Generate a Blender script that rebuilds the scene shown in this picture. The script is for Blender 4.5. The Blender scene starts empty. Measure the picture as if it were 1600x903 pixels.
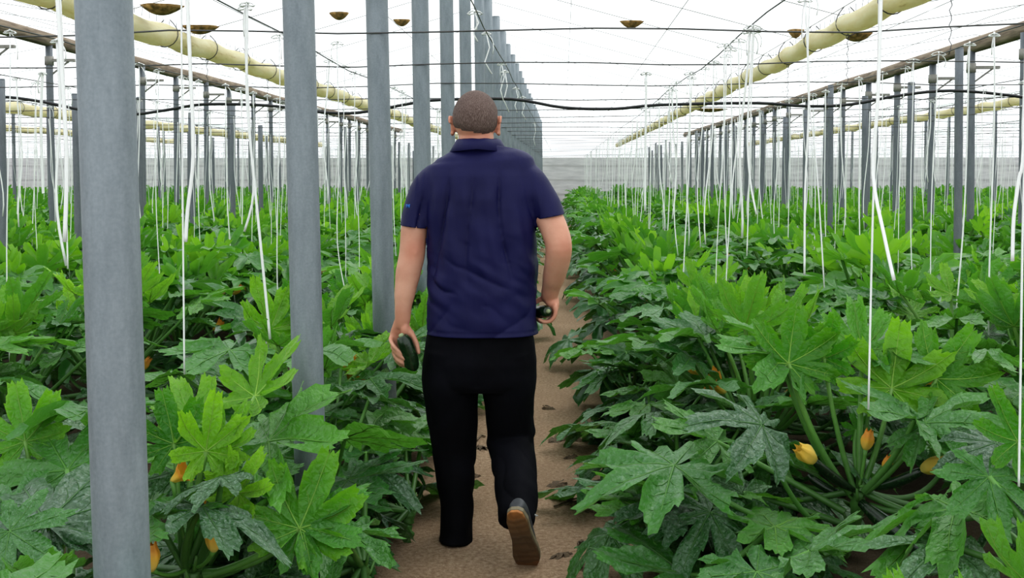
import bpy, bmesh, math, random
import numpy as np
from mathutils import Vector, Matrix, Quaternion, noise as mnoise

random.seed(11)
PI = math.pi
SC = bpy.context.scene
COL = SC.collection
R = math.radians

# ------------------------------------------------------------------ camera
F = 1700.0
CAM_Z = 1.43
YAW = math.atan(80 / F)
PITCH = math.atan(74 / F)
cam_d = bpy.data.cameras.new('camera')
cam = bpy.data.objects.new('camera', cam_d)
COL.objects.link(cam)
cam.location = (0, 0, CAM_Z)
cam.rotation_euler = (PI / 2 - PITCH, 0, YAW)
cam_d.sensor_width = 36
cam_d.lens = 36 * F / 1600
cam_d.shift_y = -107 / 1600
cam_d.clip_end = 300
SC.camera = cam
CM = cam.rotation_euler.to_matrix()


def at(px, py, Y):
    """world point on the plane y = Y that the camera sees at photo pixel (px, py)"""
    v = CM @ Vector(((px - 800) / F, (451.5 - 107 - py) / F, -1.0))
    return Vector((0, 0, CAM_Z)) + v * (Y / v.y)


def pix(p):
    v = CM.transposed() @ (Vector(p) - Vector((0, 0, CAM_Z)))
    if v.z > -0.05:
        return None
    return (800 + F * v.x / -v.z, 451.5 - 107 - F * v.y / -v.z, -v.z)


# ------------------------------------------------------------------ helpers
ORD = ['first', 'second', 'third', 'fourth', 'fifth', 'sixth', 'seventh', 'eighth', 'ninth', 'tenth', 'eleventh', 'twelfth',
       'thirteenth', 'fourteenth', 'fifteenth', 'sixteenth', 'seventeenth', 'eighteenth', 'nineteenth']


def ordinal(n):
    n -= 1
    if n < 19:
        return ORD[n]
    n += 1
    tens = {2: 'twent', 3: 'thirt', 4: 'fort', 5: 'fift', 6: 'sixt', 7: 'sevent', 8: 'eight', 9: 'ninet'}[min(9, n // 10)]
    if n % 10 == 0:
        return tens + 'ieth'
    return tens + 'y-' + ORD[n % 10 - 1]


def tag(o, label=None, cat=None, group=None, kind=None):
    if label: o['label'] = label
    if cat: o['category'] = cat
    if group: o['group'] = group
    if kind: o['kind'] = kind
    return o


def empty(name, loc=(0, 0, 0), rz=0.0):
    o = bpy.data.objects.new(name, None)
    o.empty_display_size = 0.1
    COL.objects.link(o)
    o.location = loc
    o.rotation_euler = (0, 0, rz)
    return o


class MB:
    """collects verts / faces / material index and two point attributes, links them as one mesh object"""
    def __init__(s):
        s.v, s.f, s.m, s.t, s.n = [], [], [], [], 0

    def add(s, verts, faces, mat=0, tint=0.0):
        verts = np.asarray([tuple(v) for v in verts], dtype=float) if not isinstance(verts, np.ndarray) else verts
        s.v.append(verts)
        n = s.n
        s.f.extend([tuple(i + n for i in f) for f in faces])
        s.m.extend([mat] * len(faces) if isinstance(mat, int) else list(mat))
        s.t.append(np.full(len(verts), tint) if np.isscalar(tint) else np.asarray(tint))
        s.n += len(verts)

    def mesh(s, name, mats, smooth=True):
        me = bpy.data.meshes.new(name)
        V = np.concatenate(s.v)
        me.from_pydata(V.tolist(), [], s.f)
        for m in mats: me.materials.append(m)
        me.polygons.foreach_set('material_index', s.m)
        me.polygons.foreach_set('use_smooth', [smooth] * len(s.f))
        a = me.attributes.new('tint', 'FLOAT', 'POINT')
        a.data.foreach_set('value', np.concatenate(s.t).astype(np.float32))
        me.update()
        return me

    def build(s, name, mats, parent=None, smooth=True):
        return link(name, s.mesh(name, mats if isinstance(mats, (list, tuple)) else [mats], smooth), parent)


def link(name, me, parent=None):
    o = bpy.data.objects.new(name, me)
    COL.objects.link(o)
    if parent: o.parent = parent
    return o


def tube_geo(pts, rad, sides=8, cap=True, ref=None, power=2.0, twist=0.0):
    """swept tube; rad: number, list of numbers, or list of (rx, ry) with rx along `ref`"""
    pts = [Vector(p) for p in pts]
    n = len(pts)
    if not isinstance(rad, (list, tuple)): rad = [rad] * n
    V, Fc = [], []
    prev = None
    for i, p in enumerate(pts):
        t = (pts[min(i + 1, n - 1)] - pts[max(i - 1, 0)])
        t = t.normalized() if t.length > 1e-9 else Vector((0, 0, 1))
        if ref is not None:
            a = Vector(ref)
            a = (a - t * a.dot(t)).normalized()
        elif prev is None:
            a = t.orthogonal().normalized()
        else:
            a = (prev - t * prev.dot(t)).normalized()
        prev = a
        b = t.cross(a)
        r = rad[i]
        rx, ry = (r, r) if not isinstance(r, (list, tuple)) else r
        for k in range(sides):
            th = 2 * PI * k / sides + twist
            c, s_ = math.cos(th), math.sin(th)
            if power != 2.0:
                c = math.copysign(abs(c) ** (2 / power), c)
                s_ = math.copysign(abs(s_) ** (2 / power), s_)
            V.append(p + a * (rx * c) + b * (ry * s_))
    for i in range(n - 1):
        for k in range(sides):
            k2 = (k + 1) % sides
            Fc.append((i * sides + k, i * sides + k2, (i + 1) * sides + k2, (i + 1) * sides + k))
    if cap:
        Fc.append(tuple(range(sides - 1, -1, -1)))
        Fc.append(tuple(range((n - 1) * sides, n * sides)))
    return np.array([tuple(v) for v in V]), Fc


def box_geo(c, s, rot=None):
    c = Vector(c)
    V = []
    for x in (-1, 1):
        for y in (-1, 1):
            for z in (-1, 1):
                p = Vector((x * s[0] / 2, y * s[1] / 2, z * s[2] / 2))
                if rot is not None: p = rot @ p
                V.append(c + p)
    return np.array([tuple(v) for v in V]), [(0, 1, 3, 2), (4, 6, 7, 5), (0, 4, 5, 1), (2, 3, 7, 6), (0, 2, 6, 4), (1, 5, 7, 3)]


def ell_geo(c, r, rot=None, nu=20, nv=14):
    V, Fc = [], []
    c = Vector(c)
    for j in range(nv + 1):
        ph = PI * j / nv
        for i in range(nu):
            th = 2 * PI * i / nu
            p = Vector((r[0] * math.sin(ph) * math.cos(th), r[1] * math.sin(ph) * math.sin(th), r[2] * math.cos(ph)))
            if rot is not None: p = rot @ p
            V.append(tuple(c + p))
    for j in range(nv):
        for i in range(nu):
            i2 = (i + 1) % nu
            Fc.append((j * nu + i, (j + 1) * nu + i, (j + 1) * nu + i2, j * nu + i2))
    return np.array(V), Fc


def bez(p0, p1, p2, n):
    p0, p1, p2 = Vector(p0), Vector(p1), Vector(p2)
    return [(p0 * (1 - t) ** 2 + p1 * (2 * t * (1 - t)) + p2 * t * t) for t in [i / n for i in range(n + 1)]]


def smooth_path(pts, sub=4):
    """Catmull-Rom through pts"""
    P = [Vector(p) for p in pts]
    out = []
    for i in range(len(P) - 1):
        a, b, c, d = P[max(i - 1, 0)], P[i], P[i + 1], P[min(i + 2, len(P) - 1)]
        for k in range(sub):
            t = k / sub
            out.append(0.5 * ((2 * b) + (c - a) * t + (2 * a - 5 * b + 4 * c - d) * t * t + (3 * b - a - 3 * c + d) * t ** 3))
    out.append(P[-1])
    return out


def interp_list(vals, sub):
    out = []
    for i in range(len(vals) - 1):
        for k in range(sub):
            t = k / sub
            t = t * t * (3 - 2 * t)
            a, b = vals[i], vals[i + 1]
            out.append(tuple(x + (y - x) * t for x, y in zip(a, b)) if isinstance(a, tuple) else a + (b - a) * t)
    out.append(vals[-1])
    return out


# ------------------------------------------------------------------ materials
def mat(name, col=(.5, .5, .5), rough=.6, metal=0.0, spec=.5):
    m = bpy.data.materials.new(name)
    m.use_nodes = True
    p = m.node_tree.nodes['Principled BSDF']
    p.inputs['Base Color'].default_value = (*col, 1)
    p.inputs['Roughness'].default_value = rough
    p.inputs['Metallic'].default_value = metal
    p.inputs['Specular IOR Level'].default_value = spec
    return m


class NT:
    def __init__(s, m):
        s.m, s.t = m, m.node_tree
        s.p = s.t.nodes['Principled BSDF']
        s.out = s.t.nodes['Material Output']

    def n(s, typ, **kw):
        nd = s.t.nodes.new(typ)
        for k, v in kw.items():
            if k.startswith('i_'):
                nd.inputs[k[2:].replace('_', ' ')].default_value = v
            else:
                setattr(nd, k, v)
        return nd

    def l(s, a, b):
        s.t.links.new(a, b)

    def coords(s, kind='Object', scale=None):
        tc = s.n('ShaderNodeTexCoord')
        if scale is None: return tc.outputs[kind]
        mp = s.n('ShaderNodeMapping')
        mp.inputs['Scale'].default_value = scale
        s.l(tc.outputs[kind], mp.inputs['Vector'])
        return mp.outputs['Vector']

    def noise(s, vec, scale, detail=4, rough=.5):
        nd = s.n('ShaderNodeTexNoise')
        nd.inputs['Scale'].default_value = scale
        nd.inputs['Detail'].default_value = detail
        nd.inputs['Roughness'].default_value = rough
        if vec is not None: s.l(vec, nd.inputs['Vector'])
        return nd.outputs['Fac']

    def ramp(s, fac, stops):
        nd = s.n('ShaderNodeValToRGB')
        cr = nd.color_ramp
        while len(cr.elements) < len(stops): cr.elements.new(.5)
        for e, (p, c) in zip(cr.elements, stops):
            e.position = p
            e.color = (*c, 1) if len(c) == 3 else c
        s.l(fac, nd.inputs['Fac'])
        return nd.outputs['Color']

    def mix(s, fac, a, b, blend='MIX'):
        nd = s.n('ShaderNodeMix', data_type='RGBA', blend_type=blend)
        for i, x in ((0, fac), (6, a), (7, b)):
            if isinstance(x, (int, float)): nd.inputs[i].default_value = x
            elif isinstance(x, tuple): nd.inputs[i].default_value = (*x, 1) if len(x) == 3 else x
            else: s.l(x, nd.inputs[i])
        return nd.outputs[2]

    def math(s, op, a, b=0.0, clamp=False):
        nd = s.n('ShaderNodeMath', operation=op, use_clamp=clamp)
        for i, x in ((0, a), (1, b)):
            if isinstance(x, (int, float)): nd.inputs[i].default_value = x
            else: s.l(x, nd.inputs[i])
        return nd.outputs[0]

    def bump(s, h, strength=.3, dist=.01):
        nd = s.n('ShaderNodeBump')
        nd.inputs['Strength'].default_value = strength
        nd.inputs['Distance'].default_value = dist
        s.l(h, nd.inputs['Height'])
        s.l(nd.outputs['Normal'], s.p.inputs['Normal'])
        return nd.outputs['Normal']


def noise_mat(name, stops, scale, rough=.6, metal=0., bump=.2, dist=.01, mscale=None, spec=.5, detail=5):
    m = mat(name, (.5, .5, .5), rough, metal, spec)
    t = NT(m)
    v = t.coords('Object', mscale)
    f = t.noise(v, scale, detail)
    t.l(t.ramp(f, stops), t.p.inputs['Base Color'])
    if bump: t.bump(f, bump, dist)
    return m


def leaf_material():
    m = mat('zucchini_leaf', rough=.36, spec=.6)
    t = NT(m)
    a = t.n('ShaderNodeAttribute', attribute_name='tint').outputs['Fac']
    oi = t.n('ShaderNodeObjectInfo').outputs['Random']
    v = t.coords('Object')
    n1 = t.noise(v, 7, 3)
    n2 = t.noise(v, 26, 3, .6)
    c = t.ramp(a, [(0.0, (.010, .066, .012)), (.35, (.024, .150, .015)), (.7, (.070, .275, .012)), (1.0, (.24, .50, .028))])
    c = t.mix(t.math('MULTIPLY', n1, .55), c, (.035, .17, .02))
    # silvery mottling of mature leaves between the veins
    sil = t.math('MULTIPLY', t.ramp(n2, [(.50, (0, 0, 0)), (.66, (1, 1, 1))]), t.ramp(a, [(0, (.55, .55, .55)), (.45, (.22, .22, .22)), (.8, (0, 0, 0))]))
    c = t.mix(sil, c, (.23, .34, .27))
    hs = t.n('ShaderNodeHueSaturation')
    t.l(c, hs.inputs['Color'])
    t.l(t.math('ADD', t.math('MULTIPLY', oi, .5), .78), hs.inputs['Value'])
    t.l(t.math('ADD', t.math('MULTIPLY', oi, -.022), .508), hs.inputs['Hue'])
    c = hs.outputs['Color']
    geo = t.n('ShaderNodeNewGeometry').outputs['Backfacing']
    c = t.mix(t.math('MULTIPLY', geo, .35), c, (.13, .30, .09))
    t.l(c, t.p.inputs['Base Color'])
    vor = t.n('ShaderNodeTexVoronoi', feature='DISTANCE_TO_EDGE')
    vor.inputs['Scale'].default_value = 9
    t.l(v, vor.inputs['Vector'])
    h = t.math('ADD', t.math('MULTIPLY', vor.outputs['Distance'], .8), t.math('MULTIPLY', n2, .4))
    nrm = t.bump(h, .6, .016)
    t.l(t.math('SUBTRACT', .95, t.math('MULTIPLY', a, .6)), t.p.inputs['Specular IOR Level'])
    t.p.inputs['Sheen Weight'].default_value = .22
    t.p.inputs['Sheen Roughness'].default_value = .35
    tr = t.n('ShaderNodeBsdfTranslucent')
    t.l(t.mix(1.0, c, (1.5, 1.55, .55), 'MULTIPLY'), tr.inputs['Color'])
    t.l(nrm, tr.inputs['Normal'])
    mx = t.n('ShaderNodeMixShader')
    t.l(t.math('ADD', t.math('MULTIPLY', a, .28), .14), mx.inputs[0])
    t.l(t.p.outputs[0], mx.inputs[1])
    t.l(tr.outputs[0], mx.inputs[2])
    t.l(mx.outputs[0], t.out.inputs['Surface'])
    return m


M = {}
M['leaf'] = leaf_material()
def tinted(name, stops, rough, scale=20, mscale=None):
    m = mat(name, rough=rough)
    t = NT(m)
    a = t.n('ShaderNodeAttribute', attribute_name='tint').outputs['Fac']
    c = t.ramp(a, stops)
    n = t.noise(t.coords('Object', mscale), scale, 3)
    c = t.mix(t.math('MULTIPLY', n, .45), c, (.05, .14, .03), 'MULTIPLY')
    t.l(c, t.p.inputs['Base Color'])
    t.bump(n, .2, .004)
    return m
M['vein'] = tinted('leaf_vein', [(0, (.045, .13, .035)), (.5, (.085, .25, .03)), (1, (.30, .52, .06))], .5)
M['stalk'] = tinted('leaf_stalk', [(0, (.055, .15, .035)), (.5, (.13, .32, .06)), (1, (.30, .50, .13))], .45, 30)
M['fruit'] = noise_mat('zucchini_skin', [(.3, (.004, .014, .005)), (.62, (.010, .032, .010)), (.75, (.05, .10, .035))], 60, rough=.25, bump=.05, dist=.002, spec=.55)
M['fruit_tip'] = mat('zucchini_scar', (.30, .36, .20), .6)
def petal_mat():
    m = mat('zucchini_petal', rough=.55)
    t = NT(m)
    a = t.n('ShaderNodeAttribute', attribute_name='tint').outputs['Fac']
    c = t.ramp(a, [(0, (.20, .30, .05)), (.3, (.88, .66, .12)), (.75, (.92, .50, .03)), (1, (.88, .30, .01))])
    n = t.noise(t.coords('Object'), 45, 2)
    c = t.mix(t.math('MULTIPLY', n, .4), c, (.85, .65, .25))
    t.l(c, t.p.inputs['Base Color'])
    t.bump(n, .3, .004)
    tr = t.n('ShaderNodeBsdfTranslucent')
    t.l(c, tr.inputs['Color'])
    mx = t.n('ShaderNodeMixShader')
    mx.inputs[0].default_value = .25
    t.l(t.p.outputs[0], mx.inputs[1]); t.l(tr.outputs[0], mx.inputs[2]); t.l(mx.outputs[0], t.out.inputs['Surface'])
    return m
M['petal'] = petal_mat()
M['dry'] = noise_mat('dry_leaf', [(.3, (.05, .035, .025)), (.7, (.21, .15, .09))], 20, rough=.9, bump=.4)
M['twig'] = noise_mat('dry_twig', [(.3, (.10, .07, .045)), (.7, (.26, .19, .12))], 40, rough=.9)

def galv_mat(name, a, b, rough=.5, metal=.35):
    m = mat(name, rough=rough, metal=metal)
    t = NT(m)
    n1 = t.noise(t.coords('Object', (1, 1, .22)), 30, 6, .65)
    n2 = t.noise(t.coords('Object'), 140, 3)
    f = t.math('ADD', t.math('MULTIPLY', n1, .7), t.math('MULTIPLY', n2, .3))
    c = t.ramp(f, [(.32, a), (.66, b)])
    t.l(c, t.p.inputs['Base Color'])
    t.l(t.math('ADD', t.math('MULTIPLY', n1, .3), rough - .15), t.p.inputs['Roughness'])
    t.bump(n2, .06, .002)
    return m
M['pole'] = galv_mat('galvanised_steel', (.165, .195, .215), (.265, .300, .325), .52, .25)
M['post'] = galv_mat('weathered_steel', (.12, .135, .155), (.20, .22, .24), .6, .2)
M['bracket'] = galv_mat('bracket_steel', (.22, .21, .19), (.34, .33, .30), .6, .2)
M['wire'] = mat('galvanised_wire', (.10, .10, .10), .5, .5)
M['roofwire'] = mat('roof_wire', (.26, .26, .25), .6, .2)
M['hose'] = mat('black_pipe', (.010, .010, .012), .42)
M['beam'] = noise_mat('weathered_beam', [(.3, (.12, .085, .06)), (.7, (.34, .27, .20))], 9, rough=.85, bump=.5, mscale=(3, .35, 3))
M['twine'] = mat('white_twine', (.86, .87, .86), .6)
M['debris'] = noise_mat('roof_dirt', [(.3, (.07, .055, .02)), (.5, (.34, .20, .07)), (.75, (.70, .46, .20))], 18, rough=.95, bump=.4)
def gutter_mat():
    m = mat('yellowed_plastic', rough=.5)
    t = NT(m)
    v = t.coords('Object', (4, .6, 4))
    n = t.noise(v, 3.2, 6, .65)
    c = t.ramp(n, [(.25, (.42, .30, .11)), (.38, (.80, .72, .46)), (.62, (.88, .84, .64)), (.8, (.84, .80, .66))])
    t.l(c, t.p.inputs['Base Color'])
    t.bump(t.noise(t.coords('Object'), 9, 3), .5, .03)
    tr = t.n('ShaderNodeBsdfTranslucent'); t.l(c, tr.inputs['Color'])
    mx = t.n('ShaderNodeMixShader'); mx.inputs[0].default_value = .45
    t.l(t.p.outputs[0], mx.inputs[1]); t.l(tr.outputs[0], mx.inputs[2]); t.l(mx.outputs[0], t.out.inputs['Surface'])
    return m
M['gutter'] = gutter_mat()

def film_mat(name, transp, col):
    m = bpy.data.materials.new(name)
    m.use_nodes = True
    t = m.node_tree
    t.nodes.clear()
    out = t.nodes.new('ShaderNodeOutputMaterial')
    tc = t.nodes.new('ShaderNodeTexCoord')
    nz = t.nodes.new('ShaderNodeTexNoise'); nz.inputs['Scale'].default_value = .9; nz.inputs['Detail'].default_value = 6
    mp = t.nodes.new('ShaderNodeMapping'); mp.inputs['Scale'].default_value = (1.6, .35, 1)
    t.links.new(tc.outputs['Object'], mp.inputs['Vector']); t.links.new(mp.outputs['Vector'], nz.inputs['Vector'])
    rp = t.nodes.new('ShaderNodeValToRGB')
    rp.color_ramp.elements[0].position = .28; rp.color_ramp.elements[0].color = (col[0] * .86, col[1] * .87, col[2] * .86, 1)
    rp.color_ramp.elements[1].position = .5; rp.color_ramp.elements[1].color = (*col, 1)
    t.links.new(nz.outputs['Fac'], rp.inputs['Fac'])
    tp = t.nodes.new('ShaderNodeBsdfTransparent'); tl = t.nodes.new('ShaderNodeBsdfTranslucent')
    t.links.new(rp.outputs['Color'], tp.inputs['Color']); t.links.new(rp.outputs['Color'], tl.inputs['Color'])
    mx = t.nodes.new('ShaderNodeMixShader'); mx.inputs[0].default_value = transp
    t.links.new(tl.outputs[0], mx.inputs[1]); t.links.new(tp.outputs[0], mx.inputs[2])
    t.links.new(mx.outputs[0], out.inputs['Surface'])
    return m
M['film'] = film_mat('roof_film', .72, (.97, .985, .99))

def soil_mat():
    m = mat('sandy_soil', rough=.95, spec=.2)
    t = NT(m)
    v = t.coords('Object')
    a = t.noise(v, 1.7, 4); b = t.noise(v, 55, 6, .7); c_ = t.noise(v, 190, 2)
    col = t.ramp(b, [(.25, (.17, .105, .062)), (.45, (.42, .285, .185)), (.6, (.58, .42, .29)), (.8, (.74, .60, .45))])
    col = t.mix(t.ramp(a, [(.35, (.45, .45, .45)), (.7, (0, 0, 0))]), col, (.27, .175, .105))
    vor = t.n('ShaderNodeTexVoronoi'); vor.inputs['Scale'].default_value = 70
    t.l(v, vor.inputs['Vector'])
    col = t.mix(t.ramp(vor.outputs['Distance'], [(.10, (.55, .55, .55)), (.22, (0, 0, 0))]), col, (.76, .62, .47))
    # trodden path is pale and dry, shade under the plants painted into the beds
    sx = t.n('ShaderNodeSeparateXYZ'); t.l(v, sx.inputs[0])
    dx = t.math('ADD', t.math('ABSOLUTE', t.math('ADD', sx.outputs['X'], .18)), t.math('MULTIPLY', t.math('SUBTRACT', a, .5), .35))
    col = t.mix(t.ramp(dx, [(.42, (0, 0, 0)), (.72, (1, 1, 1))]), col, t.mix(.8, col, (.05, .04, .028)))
    t.l(col, t.p.inputs['Base Color'])
    t.bump(t.math('ADD', b, t.math('MULTIPLY', c_, .5)), .9, .02)
    return m
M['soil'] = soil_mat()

def wall_mat():
    m = mat('grey_wall_sheeting', rough=.8, spec=.2)
    t = NT(m)
    v = t.coords('Object')
    w = t.n('ShaderNodeTexWave', wave_type='BANDS', bands_direction='Z')
    w.inputs['Scale'].default_value = .55; w.inputs['Distortion'].default_value = .6
    t.l(v, w.inputs['Vector'])
    n = t.noise(t.coords('Object', (.7, 1, 4)), 2.5, 6)
    c = t.mix(t.ramp(w.outputs['Fac'], [(.0, (.5, .5, .5)), (.10, (0, 0, 0))]), t.ramp(n, [(.3, (.52, .51, .525)), (.7, (.72, .70, .71))]), (.33, .32, .32))
    t.l(c, t.p.inputs['Base Color'])
    return m
M['wall'] = wall_mat()

# ------------------------------------------------------------------ world and light
w = bpy.data.worlds.new('sky')
SC.world = w
w.use_nodes = True
bg = w.node_tree.nodes['Background']
bg.inputs['Color'].default_value = (.95, .985, 1.0, 1)
bg.inputs['Strength'].default_value = 1.36
sun_d = bpy.data.lights.new('sun', 'SUN')
sun_d.energy = 1.1
sun_d.angle = R(35)
sun_d.color = (1, .97, .92)
sun = bpy.data.objects.new('sun', sun_d)
COL.objects.link(sun)
sun.rotation_euler = (R(-22), R(24), 0)
SC.view_settings.view_transform = 'Standard'
SC.view_settings.look = 'Medium High Contrast'
SC.view_settings.exposure = 0.0
SC.cycles.use_denoising = True
SC.cycles.max_bounces = 7
SC.cycles.transparent_max_bounces = 8
SC.cycles.diffuse_bounces = 3
SC.cycles.glossy_bounces = 2
SC.cycles.transmission_bounces = 4
SC.cycles.caustics_reflective = False
SC.cycles.caustics_refractive = False

# ------------------------------------------------------------------ the greenhouse shell
Y0, Y1 = -2.0, 44.0
XL, XR = -24.6, 22.0
mb = MB()
nx, ny = 60, 60
V = [(XL + (XR - XL) * i / nx, Y0 + (Y1 - Y0) * j / ny, 0) for j in range(ny + 1) for i in range(nx + 1)]
mb.add(V, [(j * (nx + 1) + i, j * (nx + 1) + i + 1, (j + 1) * (nx + 1) + i + 1, (j + 1) * (nx + 1) + i) for j in range(ny) for i in range(nx)])
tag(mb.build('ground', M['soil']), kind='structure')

ROOF = [(XL, 2.75), (-21.8, 3.25), (-18.7, 2.75), (-15.7, 3.25), (-12.7, 3.2), (-9.8, 2.72), (-6.54, 3.26), (-3.5, 2.76), (-0.84, 3.50), (2.15, 2.68), (4.86, 3.08), (7.35, 2.72), (10.1, 3.22), (12.9, 2.75), (15.7, 3.25), (18.6, 2.75), (XR, 3.2)]


def roof_z(x):
    for (xa, za), (xb, zb) in zip(ROOF, ROOF[1:]):
        if xa <= x <= xb:
            return za + (zb - za) * (x - xa) / (xb - xa)
    return 3.0


mb = MB()
xs = []
for (xa, za), (xb, zb) in zip(ROOF, ROOF[1:]):
    xs += [xa + (xb - xa) * k / 6 for k in range(6)]
xs.append(XR)
ny = 92
V = []
for j in range(ny + 1):
    y = Y0 + (Y1 - Y0) * j / ny
    for x in xs:
        sag = 0.018 * math.sin(y * 4.1 + x) + .02 * mnoise.noise(Vector((x * 1.3, y * 1.3, 3)))
        V.append((x, y, roof_z(x) + .015 + sag))
nxs = len(xs)
mb.add(V, [(j * nxs + i, j * nxs + i + 1, (j + 1) * nxs + i + 1, (j + 1) * nxs + i) for j in range(ny) for i in range(nxs - 1)])
tag(mb.build('ceiling', M['film']), kind='structure')

WALL_H = 2.06
mb = MB(); mb.add(*box_geo(((XL + XR) / 2, Y1 + .05, WALL_H / 2), (XR - XL, .1, WALL_H)))
tag(mb.build('wall_back', M['wall'], smooth=False), kind='structure')
for nm, x in (('wall_left', XL - .05), ('wall_right', XR + .05)):
    mb = MB(); mb.add(*box_geo((x, (Y0 + Y1) / 2, WALL_H / 2), (.1, Y1 - Y0, WALL_H)))
    tag(mb.build(nm, M['wall'], smooth=False), kind='structure')
mb = MB()
V, Fc = [], []
for i, x in enumerate(xs):
    V += [(x, Y1, WALL_H), (x, Y1, roof_z(x) + .02)]
    if i: Fc.append((2 * i - 2, 2 * i, 2 * i + 1, 2 * i - 1))
mb.add(V, Fc)
tag(mb.build('wall_back_film', M['film'], smooth=False), kind='structure')
for nm, x in (('wall_left_film', XL), ('wall_right_film', XR)):
    mb = MB(); z = roof_z(x) + .02
    mb.add([(x, Y0, WALL_H), (x, Y1, WALL_H), (x, Y1, z), (x, Y0, z)], [(0, 1, 2, 3)])
    tag(mb.build(nm, M['film'], smooth=False), kind='structure')

# ------------------------------------------------------------------ posts
POLE_X, POLE_S = -0.84, 1.5
pole_ys = [1.98 + POLE_S * n for n in range(28)]


def add_post(name, x, y, h, r, m, label, group, lean=(0, 0), sides=24, arm=None, cat='post'):
    root = empty(name, (x, y, 0))
    n = 6
    pts = [(lean[0] * (h * k / n) , lean[1] * (h * k / n), h * k / n) for k in range(n + 1)]
    mb = MB(); mb.add(*tube_geo(pts, r, sides))
    sh = mb.build('shaft', m, root)
    if arm:
        # small angle bracket and bolt plate under the beam
        mb = MB()
        mb.add(*box_geo((lean[0] * h + arm * .16, 0, h - .22), (.34, .05, .035)))
        mb.add(*tube_geo([(lean[0] * h, 0, h - .42), (lean[0] * h + arm * .27, 0, h - .22)], .012, 6))
        mb.build('bracket', M['bracket'], root, smooth=False)
        mb = MB(); mb.add(*tube_geo([(lean[0] * h, 0, h - .28), (lean[0] * h, 0, h - .17)], r + .012, 14))
        mb.build('clamp', M['bracket'], root)
    else:
        mb = MB(); mb.add(*tube_geo([(lean[0] * h, lean[1] * h, h - .005), (lean[0] * h, lean[1] * h, h + .012)], r * .96, sides))
        mb.build('cap', m, root)
    tag(root, label, cat, group)
    return root


for i, y in enumerate(pole_ys):
    lean = -0.017 if i < 3 else -0.012
    base = POLE_X - lean * CAM_Z
    jit = 0 if i < 4 else random.uniform(-.012, .012)
    add_post('steel_pole', base + jit, y, 3.42, .051, M['pole'],
             ['thick grey galvanised pole at the far left, nearest of its row', 'thick grey galvanised pole standing left of the man behind the curled leaf',
              'grey galvanised pole just beside the hand holding the dark zucchini'][i] if i < 3 else
             'grey galvanised pole in the central row, %s from the front' % ordinal(i + 1),
             'thick galvanised poles of the central row', (lean, 0), 32 if i < 6 else 14, None, 'pole')

# outer rows: (x, first y, step, height, radius, arm direction, description)
POST_ROWS = [
    (4.86, 11.7, 1.5, 2.90, .044, 1, 'beam posts on the right', 'grey post under the right-hand brown beam'),
    (3.35, 9.3, 1.5, 2.42, .034, 0, 'short posts right of the path', 'slim grey post inside the right-hand beam'),
    (-6.54, 10.6, 1.5, 3.08, .044, 1, 'beam posts on the left', 'grey post under the left-hand brown beam'),
    (-4.35, 8.2, 1.5, 2.25, .034, 0, 'short posts left of the poles', 'slim grey post inside the left-hand beam'),
    (10.1, 21.0, 1.6, 3.10, .04, 0, 'far right posts', 'distant grey post beyond the right-hand beam'),
    (-12.7, 21.5, 1.6, 3.10, .04, 0, 'far left posts', 'distant grey post beyond the left-hand beam'),
    (-9.4, 17.6, 1.8, 2.5, .034, 0, 'outer left posts', 'distant grey post under the outer left gutter'),
]
for x, y0, st, h, r, arm, grp, lab in POST_ROWS:
    y, k = y0, 1
    while y < Y1 - .8:
        ln = random.uniform(-.012, .012)
        add_post('support_post', x + random.uniform(-.03, .03), y, h + (0 if arm else random.uniform(-.18, .1)), r, M['post'],
                 '%s, %s from the front' % (lab, ordinal(k)), grp, (ln, 0), 12, arm)
        y += st + (0 if arm else random.uniform(-.15, .15)); k += 1

# beams
for x, z, lab in ((4.86, 2.95, 'brown weathered roof beam on the right'), (-6.54, 3.13, 'brown weathered roof beam on the left')):
    mb = MB()
    pts = [(x + .02 * mnoise.noise(Vector((y * .4, x, 0))), y, z + .025 * mnoise.noise(Vector((x, y * .5, 1)))) for y in np.arange(3, Y1, .4)]
    mb.add(*tube_geo(pts, [(.075 + .012 * mnoise.noise(Vector((x, p[1] * 1.7, 2))), .085) for p in pts], 10, ref=(1, 0, 0), power=3))
    o = mb.build('roof_beam', M['beam'])
    tag(o, lab, 'beam', kind='structure')

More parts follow.
